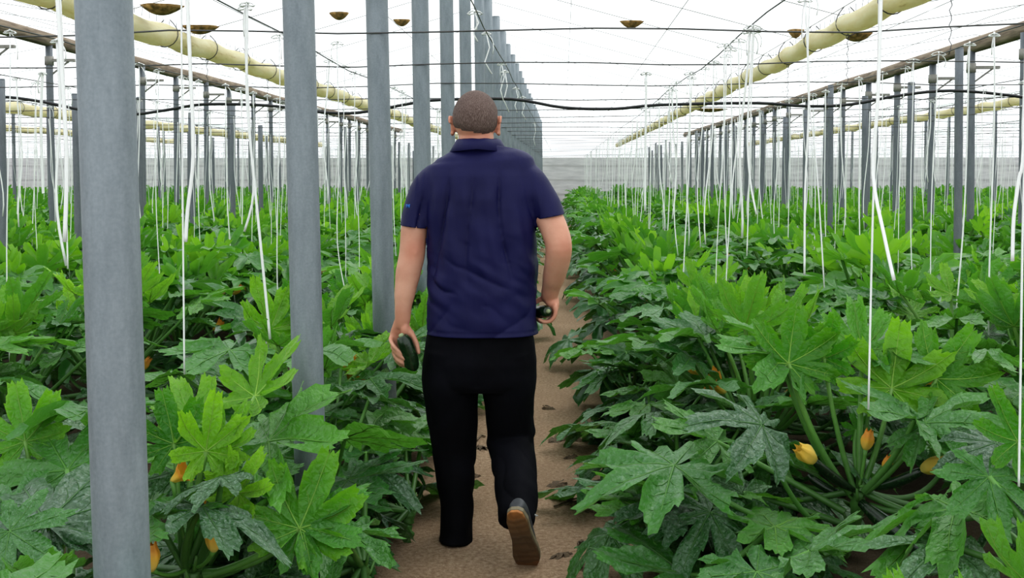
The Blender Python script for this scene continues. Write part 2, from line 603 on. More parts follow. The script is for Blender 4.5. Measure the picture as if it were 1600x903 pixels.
# ------------------------------------------------------------------ rain gutters: a sagging plastic sleeve hung by wire hoops
def gutter(x, z, ya, yb, rad, lab, step, drop=True):
    root = empty('rain_gutter', (x, ya, z))
    tag(root, lab, 'gutter', 'plastic rain gutters')
    mb = MB()
    ys = np.arange(0, yb - ya, .13)
    pts, rr = [], []
    for y in ys:
        ph = ((y + .3) % step) / step
        pts.append((.015 * mnoise.noise(Vector((y * .3, x, 5))), y, -.03 * math.sin(PI * ph) + .02 * mnoise.noise(Vector((y * .7, x, 0)))))
        k = 1 + .14 * mnoise.noise(Vector((y * 1.1, x, 9))) + .05 * math.sin(y * 9)
        rr.append((rad * k, rad * (2.0 - k) * .95))
    mb.add(*tube_geo(pts, rr, 14, ref=(1, 0, 0)))
    mb.build('sleeve', M['gutter'], root)
    # stitched seam of short pins on the upper edge
    mb = MB()
    for y in np.arange(.1, min(yb - ya, 20), .16):
        mb.add(*tube_geo([(.02, y, rad * .8), (.02 + random.uniform(-.01, .01), y + random.uniform(-.015, .015), rad + .05)], .0022, 4))
    tag(mb.build('pin', M['wire'], root), kind='stuff')
    k = 0
    y = -.3
    while y < yb - ya - .3:
        if y > 0:
            mb = MB()
            lp = [(rad * 1.1 * math.sin(t), 0, -rad * 1.12 * math.cos(t) if abs(t) < PI / 2 else (abs(t) - PI / 2) * .10) for t in np.linspace(-PI * .93, PI * .93, 17)]
            mb.add(*tube_geo([(a, b + .04 * c / rad * .5, c) for a, b, c in lp], .0045, 5))
            h = mb.build('hanger', M['wire'], root)
            h.location = (0, y, 0)
            if drop and k % 2 == 0 and y < 22:
                mb = MB()
                b = -(z - 2.09)
                mb.add(*tube_geo([(.008 * math.sin(q * 2.2), .008 * math.cos(q * 2.2), -rad * 1.1 + (b + rad * 1.1) * q / 14) for q in range(15)], .0030, 4))
                mb.add(*tube_geo([(.012 * math.sin(q), 0, -rad * 1.2 + .02 * math.cos(q)) for q in np.linspace(0, 6.28, 9)], .003, 4))
                mb.build('tie_wire', M['wire'], h)
            k += 1
        y += step
    return root


gutter(2.15, 2.56, 3.2, Y1 - .2, .082, 'yellowed plastic rain gutter hung right of the path', 1.1)
gutter(-3.5, 2.65, 3.2, Y1 - .2, .098, 'yellowed plastic rain gutter hung left of the pole row', 1.1)
gutter(7.35, 2.60, 12, Y1 - .2, .085, 'yellowed plastic rain gutter beyond the right-hand beam', 1.3, False)
gutter(-9.8, 2.60, 13, Y1 - .2, .11, 'yellowed plastic rain gutter beyond the left-hand beam', 1.3, False)
gutter(-15.7, 2.72, 26, Y1 - .2, .10, 'farthest yellowed plastic gutter on the left, near the back', 1.6, False)

# ------------------------------------------------------------------ wires
WZ = 2.07
def wire(name, pts, r, m, lab, cat, grp, sides=5):
    mb = MB()
    o0 = Vector(pts[0])
    mb.add(*tube_geo([Vector(p) - o0 for p in pts], r, sides))
    o = mb.build(name, m)
    o.location = o0
    return tag(o, lab, cat, grp)

for i, y in enumerate(pole_ys):
    xa = max(XL + .2, -0.62 * y - 2.2); xb = min(XR - .2, .52 * y + 2.2)
    n = 26
    pts = [(xa + (xb - xa) * k / n, y - .055 + .015 * mnoise.noise(Vector((k * .6, i, 0))), WZ + .018 * mnoise.noise(Vector((i, k * .45, 4))) + (.012 * math.sin(k * 1.3 + i))) for k in range(n + 1)]
    wire('cross_wire', pts, .0040 if i < 8 else .0045, M['wire'], 'thin dark wire across the house at the %s pole of the central row' % ordinal(i + 1), 'wire', 'cross wires over the crop')

ROWS_R = [.87 + 1.25 * k for k in range(15)]
ROWS_L = [-1.37 - 1.25 * k for k in range(16)]
row_wires = []
for side, rows in (('right of the path', ROWS_R), ('left of the pole row', ROWS_L)):
    for k, x in enumerate(rows[:9]):
        ya = max(1.5, abs(x) / .62 - 1)
        if k == 0: ya = 1.0
        pts = [(x + .03 * mnoise.noise(Vector((y, x, 0))), y, WZ + .035 + .03 * mnoise.noise(Vector((x, y * .5, 7)))) for y in np.arange(ya, Y1, .75)]
        wire('row_wire', pts, .0035, M['wire'], 'thin training wire running over the %s crop row %s' % (ordinal(k + 1), side), 'wire', 'training wires over the rows')
pts = [(-.47 + .02 * mnoise.noise(Vector((y, 0, 0))), y, 2.30 + .03 * mnoise.noise(Vector((3, y * .5, 7)))) for y in np.arange(2, Y1, .75)]
wire('row_wire', pts, .0035, M['wire'], 'thin wire with knotted twine running along the central pole row', 'wire', 'training wires over the rows')

k = 0
for x in np.arange(-14.2, 13, 1.02):
    ya = max(3.0, abs(x) / .58 - 1)
    pts = [(x, y, roof_z(x) - .012 + .012 * math.sin(y * 4.1 + x)) for y in np.arange(ya, Y1, 1.5)]
    k += 1
    wire('roof_wire', pts, .0032, M['roofwire'], 'faint lengthwise wire under the roof film, %s from the left' % ordinal(k), 'wire', 'lengthwise roof wires', 4)
for k, y in enumerate(np.arange(4.2, Y1, 1.5)):
    xa = max(XL + .2, -.6 * y - 1.5); xb = min(XR - .2, .5 * y + 1.5)
    xx = sorted(set([xa, xb] + [p[0] for p in ROOF if xa < p[0] < xb] + list(np.linspace(xa, xb, 24))))
    wire('roof_wire', [(x, y + .02 * math.sin(x * 2), roof_z(x) - .015) for x in xx], .0034, M['roofwire'], 'faint crosswise wire under the roof film, %s from the front' % ordinal(k + 1), 'wire', 'crosswise roof wires', 4)

# black irrigation hose slung across the house
hp = [(-25, 168), (0, 152), (60, 158), (130, 172), (200, 179), (260, 172), (320, 163), (420, 165), (500, 175), (560, 176), (640, 162), (690, 156), (800, 155), (880, 168), (960, 170), (1030, 164), (1180, 161), (1260, 166), (1330, 163), (1400, 150), (1470, 142), (1530, 144), (1600, 152), (1640, 160)]
pts = smooth_path([at(a, b, 9.1) for a, b in hp], 4)
wire('irrigation_hose', pts, .0125, M['hose'], 'black irrigation hose slung in waves across the whole greenhouse', 'hose', None, 8)

# dirt gathered in sagging pockets on the film: (pixel centre, half width px, roof slope x-range)
def debris(px, py, wpx, hpx, lab, scale_y=1.0):
    # walk the view ray up to the roof
    d = (at(px, py, 1.0) - Vector((0, 0, CAM_Z)))
    Y = None
    for y in np.arange(2.5, 40, .02):
        p = Vector((0, 0, CAM_Z)) + d * y
        if p.z >= roof_z(p.x) - .05:
            Y = y; break
    if Y is None: return
    p = Vector((0, 0, CAM_Z)) + d * Y
    rx = wpx / F * Y; 
    mb = MB()
    nu, nv = 26, 6
    V = [(0, 0, -.075)]
    for j in range(1, nv + 1):
        for i in range(nu):
            th = 2 * PI * i / nu
            q = j / nv
            k = q * (1 + .28 * q * mnoise.noise(Vector((math.cos(th) * 1.7, math.sin(th) * 1.7, px))))
            V.append((rx * k * math.cos(th), rx * scale_y * k * math.sin(th), -.075 * (1 - q ** 2) + .012 * mnoise.noise(Vector((i, j, px)))))
    for z in (.02,): V.append((0, 0, z - .02))
    Fc = [(0, 1 + (i + 1) % nu, 1 + i) for i in range(nu)]
    for j in range(1, nv):
        for i in range(nu):
            i2 = (i + 1) % nu
            Fc.append((1 + (j - 1) * nu + i, 1 + (j - 1) * nu + i2, 1 + j * nu + i2, 1 + j * nu + i))
    Fc += [(len(V) - 1, 1 + (nv - 1) * nu + i, 1 + (nv - 1) * nu + (i + 1) % nu) for i in range(nu)]
    mb.add(V, Fc)
    o = mb.build('dirt_pocket', M['debris'])
    o.location = (p.x, p.y, roof_z(p.x) - .035)
    tag(o, lab, 'dirt', 'dirt pockets on the roof film')

debris(252, 12, 33, 10, 'dark heap of dirt on the film above the left gutter', .9)
debris(312, 43, 30, 5, 'thin brown streak of dirt left of the central poles', .6)
debris(530, 22, 16, 6, 'small dark dirt patch on the roof between two poles', .8)
debris(628, 33, 13, 7, 'small tan dirt pocket beside the central poles', .8)
debris(986, 35, 19, 6, 'tan dirt pocket sagging in the film above the path', .6)
debris(1243, 49, 12, 5, 'small rusty dirt patch just left of the right gutter', .8)
debris(1338, 55, 25, 9, 'rusty and dark dirt heap behind the right gutter', .9)
debris(1110, 171, 26, 6, 'pale yellow dirt patch behind the right gutter', .5)
# ------------------------------------------------------------------ zucchini leaves
LOBES = [(0, 1.0), (R(50), .93), (R(-50), .93), (R(98), .76), (R(-98), .76), (R(140), .58), (R(-140), .58)]


GAPS = [R(25), R(-25), R(74), R(-74), R(120), R(-120)]
LT = [(-180, .50), (-140, .60), (-98, .78), (-50, .93), (0, 1.0), (50, .93), (98, .78), (140, .60), (180, .50)]


def outline(th, cut, rs, teeth=True):
    dg = math.degrees(th)
    for (a, pa), (b_, pb) in zip(LT, LT[1:]):
        if a <= dg <= b_:
            best = pa + (pb - pa) * (dg - a) / (b_ - a)
            break
    d = min(abs(th - c) for c, p in LOBES) / R(25)
    best *= 1 - .27 * min(1, d) ** 1.35
    for q, g in enumerate(GAPS):
        wd = R(8.5 + 3 * mnoise.noise(Vector((q * 1.7, rs, 3))))
        dp = cut * (1 + .35 * mnoise.noise(Vector((q * 2.3, rs, 8)))) * (1 if q < 4 else .7)
        best *= 1 - dp * math.exp(-(abs(th - g) / wd) ** 1.4)
    if teeth:
        ph = (dg + 400) / 14.5
        best *= 1 + .16 * (abs((ph % 1) * 2 - 1) - .55)
        ph = (dg + 400) / 4.85
        best *= 1 + .085 * (abs((ph % 1) * 2 - 1) - .5) + .05 * mnoise.noise(Vector((th * 7, rs, 0)))
    edge = max(0, (abs(th) - R(150)) / R(18))
    return best * (1 - .25 * min(1, edge))


def leaf_shape(seed, kind):
    """returns a function (rho, theta) -> point of the blade, unit main lobe, +x to the tip, z up"""
    rr = random.Random(seed)
    cut = rr.uniform(.48, .66)
    fold = {'young': .20, 'mid': .17, 'old': .13}[kind] * rr.uniform(.8, 1.25)
    cup = {'young': .38, 'mid': .10, 'old': -.05}[kind] + rr.uniform(-.07, .07)
    droop = {'young': .08, 'mid': .28, 'old': .34}[kind] * rr.uniform(.6, 1.35)
    roll = rr.uniform(-.12, .12)
    s = rr.uniform(0, 99)
    cs = [c for c, p in LOBES]

    def P(rho, th, teeth=True, lift=0.0):
        Rr = outline(th, cut, s, teeth)
        sm = outline(th, cut * .55, s, False) * .93
        k = rho ** 1.5
        r = rho * (sm * (1 - k) + Rr * k)
        d = min(abs(th - c) for c in cs) / R(25)
        z = fold * r * (min(1, d) ** 1.2 - .35)
        z += cup * r ** 1.4 - droop * r * r * (.75 + .25 * math.cos(th))
        z += .11 * r * mnoise.noise(Vector((r * 2.2 * math.cos(th), r * 2.2 * math.sin(th), s)))
        z += .042 * rho ** 3 * math.sin(th * 15 + s) + .03 * rho ** 2 * math.sin(th * 7 + s * 2)
        z += .035 * rho * mnoise.noise(Vector((r * 9 * math.cos(th), r * 9 * math.sin(th), s + 4)))
        x, y = r * math.cos(th), r * math.sin(th)
        z += roll * y
        # side lobes curl with the blade when it is cupped
        if kind == 'young': y *= 1 - .22 * min(1, r)
        return Vector((x, y, z + lift))
    return P


def leaf_geo(seed, kind, nth=139, rings=7, veins=True, holes=False, tint=.5):
    P = leaf_shape(seed, kind)
    teeth = nth > 60
    ths = [R(-168) + R(336) * i / (nth - 1) for i in range(nth)]
    rhos = [0] + [((k + 1) / rings) ** .9 for k in range(rings)]
    V, T = [P(0, 0)], [tint * .9]
    for rho in rhos[1:]:
        for th in ths:
            V.append(P(rho, th, teeth))
            T.append(min(1, max(0, tint + (.13 if teeth else .05) * (rho ** 4) - .05)))
    Fc = [(0, 1 + i, 2 + i) for i in range(nth - 1)]
    for j in range(rings - 1):
        a, b = 1 + j * nth, 1 + (j + 1) * nth
        for i in range(nth - 1):
            Fc.append((a + i, b + i, b + i + 1, a + i + 1))
    if holes:
        rr = random.Random(seed)
        for _ in range(4):
            j, i = rr.randint(2, rings - 3), rr.randint(15, nth - 18)
            dead = set(nth - 1 + jj * (nth - 1) + ii for jj in range(j, j + rr.randint(1, 2)) for ii in range(i, i + rr.randint(3, 6)))
            Fc = [f for q, f in enumerate(Fc) if q not in dead]
    mb = MB()
    mb.add(V, Fc, 0, T)
    if veins:
        for c, p in LOBES:
            n = 6 if p > .7 else 4
            pts = [P(.98 * k / n, c, False, .002) for k in range(n + 1)]
            mb.add(*tube_geo(pts, [.013 * p * (1 - .8 * k / n) + .0012 for k in range(n + 1)], 4, cap=False), 1, tint)
            if p > .7:
                for q, sp in ((.30, 17), (.5, 13), (.7, 9)):
                    for sg in (-1, 1):
                        pts = [P(q + (.93 - q) * .62 * k / 3, c + sg * R(sp) * (k / 3) ** .8, False, .001) for k in range(4)]
                        mb.add(*tube_geo(pts, [.0048, .0038, .003, .0015], 3, cap=False), 1, tint)
    return mb


KIND_TINT = {'young': (.66, .95), 'mid': (.34, .62), 'old': (.02, .28)}
BLADES = {}
for kind in KIND_TINT:
    lo, hi = KIND_TINT[kind]
    BLADES[kind] = []
    for q in range(5):
        BLADES[kind].append(leaf_geo(100 * len(BLADES) + q, kind, holes=(q == 3 and kind != 'young'), tint=lo + (hi - lo) * q / 4).mesh('blade', [M['leaf'], M['vein']]))
# leaner blades for plants further off
LOW = {k: [] for k in KIND_TINT}
TINY = {k: [] for k in KIND_TINT}
for kind in KIND_TINT:
    lo, hi = KIND_TINT[kind]
    for q in range(3):
        tt = lo + (hi - lo) * (q + .5) / 3
        for store, nth, rings, vn in ((LOW, 71, 4, False), (TINY, 48, 3, False)):
            g = leaf_geo(500 + 10 * q, kind, nth, rings, vn, tint=tt + (.05 if store is LOW else .10))
            store[kind].append((np.concatenate(g.v), g.f, np.concatenate(g.t)))


def leaf_matrix(A, tip_dir, nrm, size, width=1.0):
    x = Vector(tip_dir).normalized()
    z = Vector(nrm); z = (z - x * z.dot(x)).normalized()
    y = z.cross(x)
    m = Matrix((( x.x * size, y.x * size * width, z.x * size, A[0]), (x.y * size, y.y * size * width, z.y * size, A[1]), (x.z * size, y.z * size * width, z.z * size, A[2]), (0, 0, 0, 1)))
    return m


def plan_plant(rr, h=1.0, n=15, reach=1.0, old=False):
    """leaf list of one plant in its own frame: (kind, stalk control points, attach, tip direction, normal, size)"""
    C = Vector((rr.uniform(-.04, .04), rr.uniform(-.06, .06), .24 * h))
    out = []
    a0 = rr.uniform(0, 6.28)
    for i in range(n):
        g = i / (n - 1)
        az = a0 + i * 2.39996 + rr.uniform(-.3, .3)
        o = Vector((math.cos(az), math.sin(az), 0))
        if old: g = .3 + .7 * g
        if g < .22:
            kind = 'young'
            rh, zh = rr.uniform(.10, .30), rr.uniform(.36, .56) * h
            size = rr.uniform(.19, .26)
            el = R(rr.uniform(22, 64))
            P1 = C + o * rh * .25 + Vector((0, 0, zh * .55))
        elif g < .62:
            kind = 'mid'
            rh, zh = rr.uniform(.24, .50), rr.uniform(.28, .54) * h
            size = rr.uniform(.23, .30)
            el = R(rr.uniform(-14, 30))
            P1 = C + o * rh * .45 + Vector((0, 0, zh * .40))
        else:
            kind = 'old'
            rh, zh = rr.uniform(.40, .72) * reach, rr.uniform(-.10, .24) * h
            size = rr.uniform(.22, .29)
            el = R(rr.uniform(-28, 12))
            P1 = C + o * rh * .75 + Vector((0, 0, -.10 * h))
        E = C + o * rh + Vector((0, 0, zh))
        if E.z < .10: E.z = .10
        if P1.z < .04: P1.z = .04
        side = Vector((-o.y, o.x, 0))
        td = (o * math.cos(el) + Vector((0, 0, math.sin(el))) + side * rr.uniform(-.35, .35)).normalized()
        nr = (Vector((0, 0, 1)) * math.cos(el) - o * math.sin(el) + side * rr.uniform(-.3, .3))
        out.append((kind, (C + o * .02, P1, E), E, td, nr, size))
    return C, out


def flower_geo(mb, P0, d, size, open_=False, matoff=0, tone=1.15):
    """a closed or wilting zucchini flower: ribbed trumpet with pointed petal tips"""
    d = Vector(d).normalized()
    a = d.orthogonal().normalized(); b = d.cross(a)
    prof = [(0, .10), (.12, .20), (.3, .27), (.5, .31), (.68, .28), (.84, .20), (.95, .15)] if not open_ else [(0, .10), (.15, .17), (.35, .22), (.55, .28), (.75, .40), (.9, .52)]
    nu = 20
    V, T, Fc = [], [], []
    for j, (t, r) in enumerate(prof):
        for i in range(nu):
            th = 2 * PI * i / nu
            rib = 1 + .16 * math.cos(5 * th) * (t + .3)
            tip = (.16 * max(0, math.cos(5 * th)) if j == len(prof) - 1 else 0)
            V.append(Vector(P0) + d * size * (t + tip) + (a * math.cos(th) + b * math.sin(th)) * size * r * rib)
            T.append(min(1, .12 + t * tone))
    for j in range(len(prof) - 1):
        for i in range(nu):
            i2 = (i + 1) % nu
            Fc.append((j * nu + i, j * nu + i2, (j + 1) * nu + i2, (j + 1) * nu + i))
    mb.add(V, Fc, matoff, T)


def fruit_geo(mb, P0, P1, r, bend=.02):
    P0, P1 = Vector(P0), Vector(P1)
    mid = (P0 + P1) / 2 + Vector((0, 0, -bend))
    pts = bez(P0, mid, P1, 10)
    prof = [.45, .62, .8, .92, 1, 1.04, 1.05, 1.02, .95, .82, .45]
    mb.add(*tube_geo(pts, [r * k for k in prof], 14))


def near_plant(base, rz, seed, label, n=15, h=1.0, leaves=None, flowers=(), fruits=(), skip=None, C=None, reach=1.0, old=False):
    """plant > leaf (> leaf_stalk), main_stem, flower (> pedicel), fruit (> flower)"""
    rr = random.Random(seed)
    root = empty('zucchini_plant', base, rz)
    tag(root, label, 'plant', 'zucchini plants')
    c0, plan = plan_plant(rr, h, n, reach, old)
    if C is None: C = c0
    W = Matrix.Translation(base) @ Matrix.Rotation(rz, 4, 'Z')
    Wi = W.inverted()
    if skip:
        keep = []
        for L in plan:
            mid = W @ (L[2] + Vector(L[3]) * L[5] * .5)
            if not skip(W @ L[2]) and not skip(mid) and not skip(W @ (L[2] + Vector(L[3]) * L[5])): keep.append(L)
        plan = keep
    plan = [(k, [p + (C - c0) if i == 0 else p + (C - c0) * .6 for i, p in enumerate(s)] if C is not c0 else s, E + (C - c0) * .6 if C is not c0 else E, t, nr, sz, None) for k, s, E, t, nr, sz in plan]
    for L in (leaves or []):
        kind, stalk, A, tip, nr, wd = L[:6]
        A = Wi @ Vector(A); tip = Wi @ Vector(tip)
        st = [Wi @ Vector(p) for p in stalk]
        nr = Wi.to_3x3() @ Vector(nr)
        plan.append((kind, st, A, tip - A, nr, (tip - A).length * .87, wd))
    for k, (kind, st, A, td, nr, size, wd) in enumerate(plan):
        me = rr.choice(BLADES[kind])
        if wd is not None and wd[1] is not None: me = BLADES[kind][wd[1]]
        lf = link('leaf', me, root)
        lm = leaf_matrix(A, td, nr, size, wd[0] if wd else rr.uniform(.92, 1.12))
        lf.matrix_local = lm
        pts = smooth_path([st[0]] + list(st[1:-1]) + [A], 6) if len(st) > 3 else bez(st[0], st[1], A, 11)
        m_ = len(pts)
        r0 = rr.uniform(.0095, .0125)
        tl = {'young': .75, 'mid': .5, 'old': .25}[kind]
        mb = MB()
        mb.add(*tube_geo(pts, [r0 * (1.12 - .45 * q / (m_ - 1)) for q in range(m_)], 8, cap=False), 0, [tl * (.25 + .9 * (q // 8) / m_) for q in range(m_ * 8)])
        so = mb.build('leaf_stalk', M['stalk'], lf)
        so.matrix_parent_inverse = lm.inverted()
    # thick knobbly main stem lying on the soil
    mb = MB()
    pts = smooth_path([(C.x, C.y + .02, .0), (C.x + .01, C.y, C.z * .4), (C.x, C.y, C.z * .7), C], 4) if old else smooth_path([(rr.uniform(-.1, .1), .34, .03), (rr.uniform(-.05, .05), .16, .07), C + Vector((0, .03, -.10)), C], 4)
    mb.add(*tube_geo(pts, [.024 + .005 * math.sin(q * 2.1) for q in range(len(pts))], 9), 0, .15)
    for q in range(7):
        a = rr.uniform(0, 6.28); p = pts[rr.randint(3, len(pts) - 1)]
        mb.add(*tube_geo([p, p + Vector((math.cos(a) * .03, math.sin(a) * .03, .02)), p + Vector((math.cos(a) * .05, math.sin(a) * .05, .06))], [.009, .007, .004], 5), 0, .3)
    mb.build('main_stem', M['stalk'], root)
    for fl in flowers:
        P0, d, size, op = fl[:4]
        P0 = Wi @ Vector(P0); d = Wi.to_3x3() @ Vector(d).normalized()
        mb = MB(); flower_geo(mb, P0, d, size, op)
        fo = mb.build('flower', M['petal'], root)
        mb = MB(); mb.add(*tube_geo(bez(C + Vector((0, 0, .02)), (C + P0) / 2 - Vector((0, 0, .03)), P0 + d * .004, 8), [.006] * 8 + [.009], 7), 0, .5)
        mb.build('pedicel', M['stalk'], fo)
    for fr in fruits:
        P0, P1, r, fsize = fr
        P0 = Wi @ Vector(P0); P1 = Wi @ Vector(P1)
        mb = MB(); fruit_geo(mb, P0, P1, r)
        fo = mb.build('fruit', M['fruit'], root)
        if fsize:
            mb = MB(); flower_geo(mb, P1 - (P1 - P0).normalized() * .01, (P1 - P0) + Vector((0, 0, .01)), fsize, tone=.5)
            mb.build('flower', M['petal'], fo)
    return root


def merged_plant(rr, store, h, n, stalks=True, flowers=0):
    """(foliage MB, stalk MB) of one plant in its own frame"""
    C, plan = plan_plant(rr, h, n)
    fo, st = MB(), MB()
    for kind, sp, A, td, nr, size in plan:
        v, f, t = rr.choice(store[kind])
        m = np.array(leaf_matrix(A, td, nr, size * 1.04, rr.uniform(.92, 1.12)))
        vv = v @ m[:3, :3].T + m[:3, 3]
        fo.add(vv, f, 0, np.clip(t + rr.uniform(-.2, .2), 0, 1))
        if stalks:
            k = 6
            st.add(*tube_geo(bez(sp[0], sp[1], A, k), [.011] * (k + 1), 5, cap=False), 0, {'young': .7, 'mid': .45, 'old': .25}[kind])
    st.add(*tube_geo([(0, .25, .03), (0, .1, .08), C], .024, 6), 0, .15)
    fl = MB()
    for q in range(flowers):
        a = rr.uniform(0, 6.28); r = rr.uniform(.08, .25)
        P0 = C + Vector((r * math.cos(a), r * math.sin(a), rr.uniform(.02, .28)))
        flower_geo(fl, P0, (math.cos(a), math.sin(a), rr.uniform(.2, 1.2)), rr.uniform(.08, .11), rr.random() < .3)
        st.add(*tube_geo([C, (C + P0) / 2 - Vector((0, 0, .02)), P0], .006, 5), 0, .5)
    return fo, st, fl


MID = []
for q in range(6):
    rr = random.Random(900 + q)
    fo, st, fl = merged_plant(rr, LOW, rr.uniform(.95, 1.08), 27, True, 2 if q % 2 == 0 else 1)
    MID.append((fo.mesh('foliage', [M['leaf']]), st.mesh('stalks', [M['stalk']]), fl.mesh('flower', [M['petal']])))
FAR = []
for q in range(5):
    rr = random.Random(950 + q)
    fo, st, fl = merged_plant(rr, TINY, rr.uniform(.98, 1.1), 22, True, 1)
    st_v = np.concatenate(st.v)
    fo.add(st_v, st.f, 1, np.concatenate(st.t))
    fo.add(np.concatenate(fl.v), fl.f, 2, np.concatenate(fl.t))
    FAR.append(fo)
FAR_ME = [f.mesh('zucchini_plant', [M['leaf'], M['stalk'], M['petal']]) for f in FAR]


# ------------------------------------------------------------------ where the plants stand
def in_view(x, y, m=.75):
    if y < .9: return False
    a = pix((x - m, y, .5)); b = pix((x + m, y, .5))
    if a is None or b is None: return False
    if not (b[0] > 0 and a[0] < 1600): return False
    t = pix((x, y + .4, 1.0))
    return t is not None and t[1] < 903


def in_path(p):
    """keeps the man, the walking line and the view over the path free"""
    if p.z < 1.2 and 3.3 < p.y < 5.2 and -.52 < p.x < -.06: return True
    if -.44 < p.x < -.03 and p.z > .02 and p.y > 2.0: return True
    # nothing right in front of the lens
    return p.y < 1.75

spots = []
rr = random.Random(5)
for side, rows in (('right', ROWS_R), ('left', ROWS_L)):
    for k, x in enumerate(rows):
        y, cnt = 1.55 + (.35 if k % 2 else 0), 0
        while y < Y1 - .9:
            px_ = x + rr.uniform(-.09, .09) + ((-.07 if side == 'right' else .28) if k == 0 else 0)
            py_ = y + rr.uniform(-.1, .1)
            if in_view(px_, py_):
                cnt += 1
                spots.append([py_, px_, side, k, cnt])
            y += .78
spots.sort()


def plant_label(side, k, cnt):
    row = '%s row %s' % (ordinal(k + 1), 'right of the path' if side == 'right' else 'left of the grey poles')
    return 'leafy zucchini plant in the %s, %s from the front' % (row, ordinal(cnt))


HERO = []
def HL(kind, stalk, A, T, n, w=1.0, v=None):
    return (kind, [at(*p) for p in stalk], at(*A), at(*T), n, (w, v))


rb = Vector((1.02, 3.75, 0))
Cr = at(1342, 768, 3.75)
near_plant(rb, 0, 41, 'large zucchini plant right of the path with fruits still tipped by pale yellow flowers', 17, 1.0, C=Cr - rb,
    skip=lambda p: in_path(p) or (p.y < 3.9 and .50 < p.x < 1.45 and p.z > .22) or p.x < .30 or p.y < 3.1,
    leaves=[
        HL('old', [(1322, 846, 3.65), (1235, 820, 3.52), (1198, 745, 3.46)], (1190, 664, 3.45), (1082, 625, 3.3), (.15, -.5, .85), .95, 1),
        HL('mid', [(1322, 846, 3.65), (1200, 840, 3.52), (1105, 800, 3.48)], (1053, 728, 3.5), (868, 762, 3.3), (-.15, -.3, .95), .95, 1),
        HL('young', [(1328, 770, 3.75), (1268, 700, 3.74), (1240, 640, 3.74)], (1232, 568, 3.75), (1242, 462, 3.82), (.05, -.85, .4), 1.25, 2),
        HL('mid', [(1325, 770, 3.78), (1255, 690, 3.8), (1228, 620, 3.8)], (1222, 560, 3.8), (1112, 515, 3.7), (.2, -.5, .85), 1.1, 3),
        HL('young', [(1335, 768, 3.75), (1300, 660, 3.78)], (1288, 560, 3.8), (1310, 480, 3.8), (-.25, -.8, .4), 1.1, 1),
        HL('young', [(1345, 768, 3.75), (1378, 690, 3.8)], (1393, 607, 3.85), (1402, 485, 3.95), (0, -.85, .42), 1.3, 3),
        HL('young', [(1355, 765, 3.75), (1420, 680, 3.8)], (1463, 592, 3.85), (1535, 505, 3.9), (-.25, -.8, .5), 1.2, 2),
        HL('mid', [(1350, 768, 3.72), (1400, 720, 3.65)], (1430, 655, 3.6), (1350, 620, 3.4), (.1, -.42, .9), 1.1, 2),
        HL('mid', [(1352, 768, 3.72), (1410, 730, 3.65)], (1445, 662, 3.62), (1590, 640, 3.45), (0, -.42, .9), 1.0, 1),
        HL('old', [(1360, 790, 3.72), (1500, 840, 3.5), (1548, 790, 3.36)], (1556, 692, 3.3), (1540, 758, 3.14), (-.1, -.6, .8), 1.15, 0),
        HL('old', [(1320, 846, 3.65), (1170, 850, 3.6)], (1070, 790, 3.6), (960, 768, 3.45), (0, -.3, .95), .9, 0),
        HL('old', [(1320, 850, 3.65), (1180, 890, 3.5)], (1110, 800, 3.5), (1050, 885, 3.3), (-.3, -.7, .7), 1.0, 2),
        HL('mid', [(1330, 850, 3.65), (1200, 905, 3.5)], (1075, 898, 3.4), (905, 845, 3.25), (-.1, -.35, .9), .9, 0),
        HL('mid', [(1350, 768, 3.75), (1330, 720, 3.8)], (1338, 672, 3.85), (1330, 640, 3.85), (0, -.8, .5), 1.0, 4),
        HL('mid', [(1320, 800, 3.75), (1180, 720, 3.9)], (1120, 690, 3.9), (1010, 640, 3.8), (0, -.4, .9), 1.0, 2),
        HL('old', [(1320, 820, 3.75), (1240, 790, 3.75)], (1160, 770, 3.75), (1120, 850, 3.6), (-.2, -.75, .6), .9, 1),
    ],
    flowers=[(at(1383, 735, 3.74), (.15, -.3, 1), .055, False), (at(1352, 703, 3.75), (.15, -.1, 1), .07, False)],
    fruits=[(at(1336, 766, 3.74), at(1270, 718, 3.62), .017, .095), (at(1362, 762, 3.72), at(1444, 733, 3.6), .018, .09), (at(1345, 785, 3.7), at(1470, 878, 3.45), .031, None), (at(1322, 775, 3.8), at(1262, 742, 3.85), .015, None)])
HERO.append((rb.x, rb.y, .78))

rb2 = Vector((1.18, 2.75, 0))
near_plant(rb2, 1.0, 42, 'nearest zucchini plant at the lower right with a large leaf bending toward the lens', 15, .72,
    skip=lambda p: in_path(p) or p.x < 1.0 or p.z > .62 or p.y < 2.2,
    leaves=[
        HL('mid', [(1640, 900, 2.8), (1560, 800, 2.95)], (1492, 795, 3.0), (1325, 900, 2.84), (-.35, -.3, .9), .62, 3),
        HL('mid', [(1640, 880, 2.75), (1590, 800, 2.8)], (1545, 745, 2.85), (1580, 860, 2.7), (.1, -.7, .7), 1.0, 2),
        HL('young', [(1650, 850, 2.8), (1620, 750, 2.9)], (1590, 690, 2.9), (1530, 590, 2.95), (-.1, -.8, .5), 1.0, 1),
        HL('old', [(1640, 900, 2.8), (1560, 880, 2.85)], (1480, 850, 2.9), (1390, 900, 2.75), (-.2, -.5, .8), 1.0, 1),
    ])
HERO.append((rb2.x, rb2.y, .6))

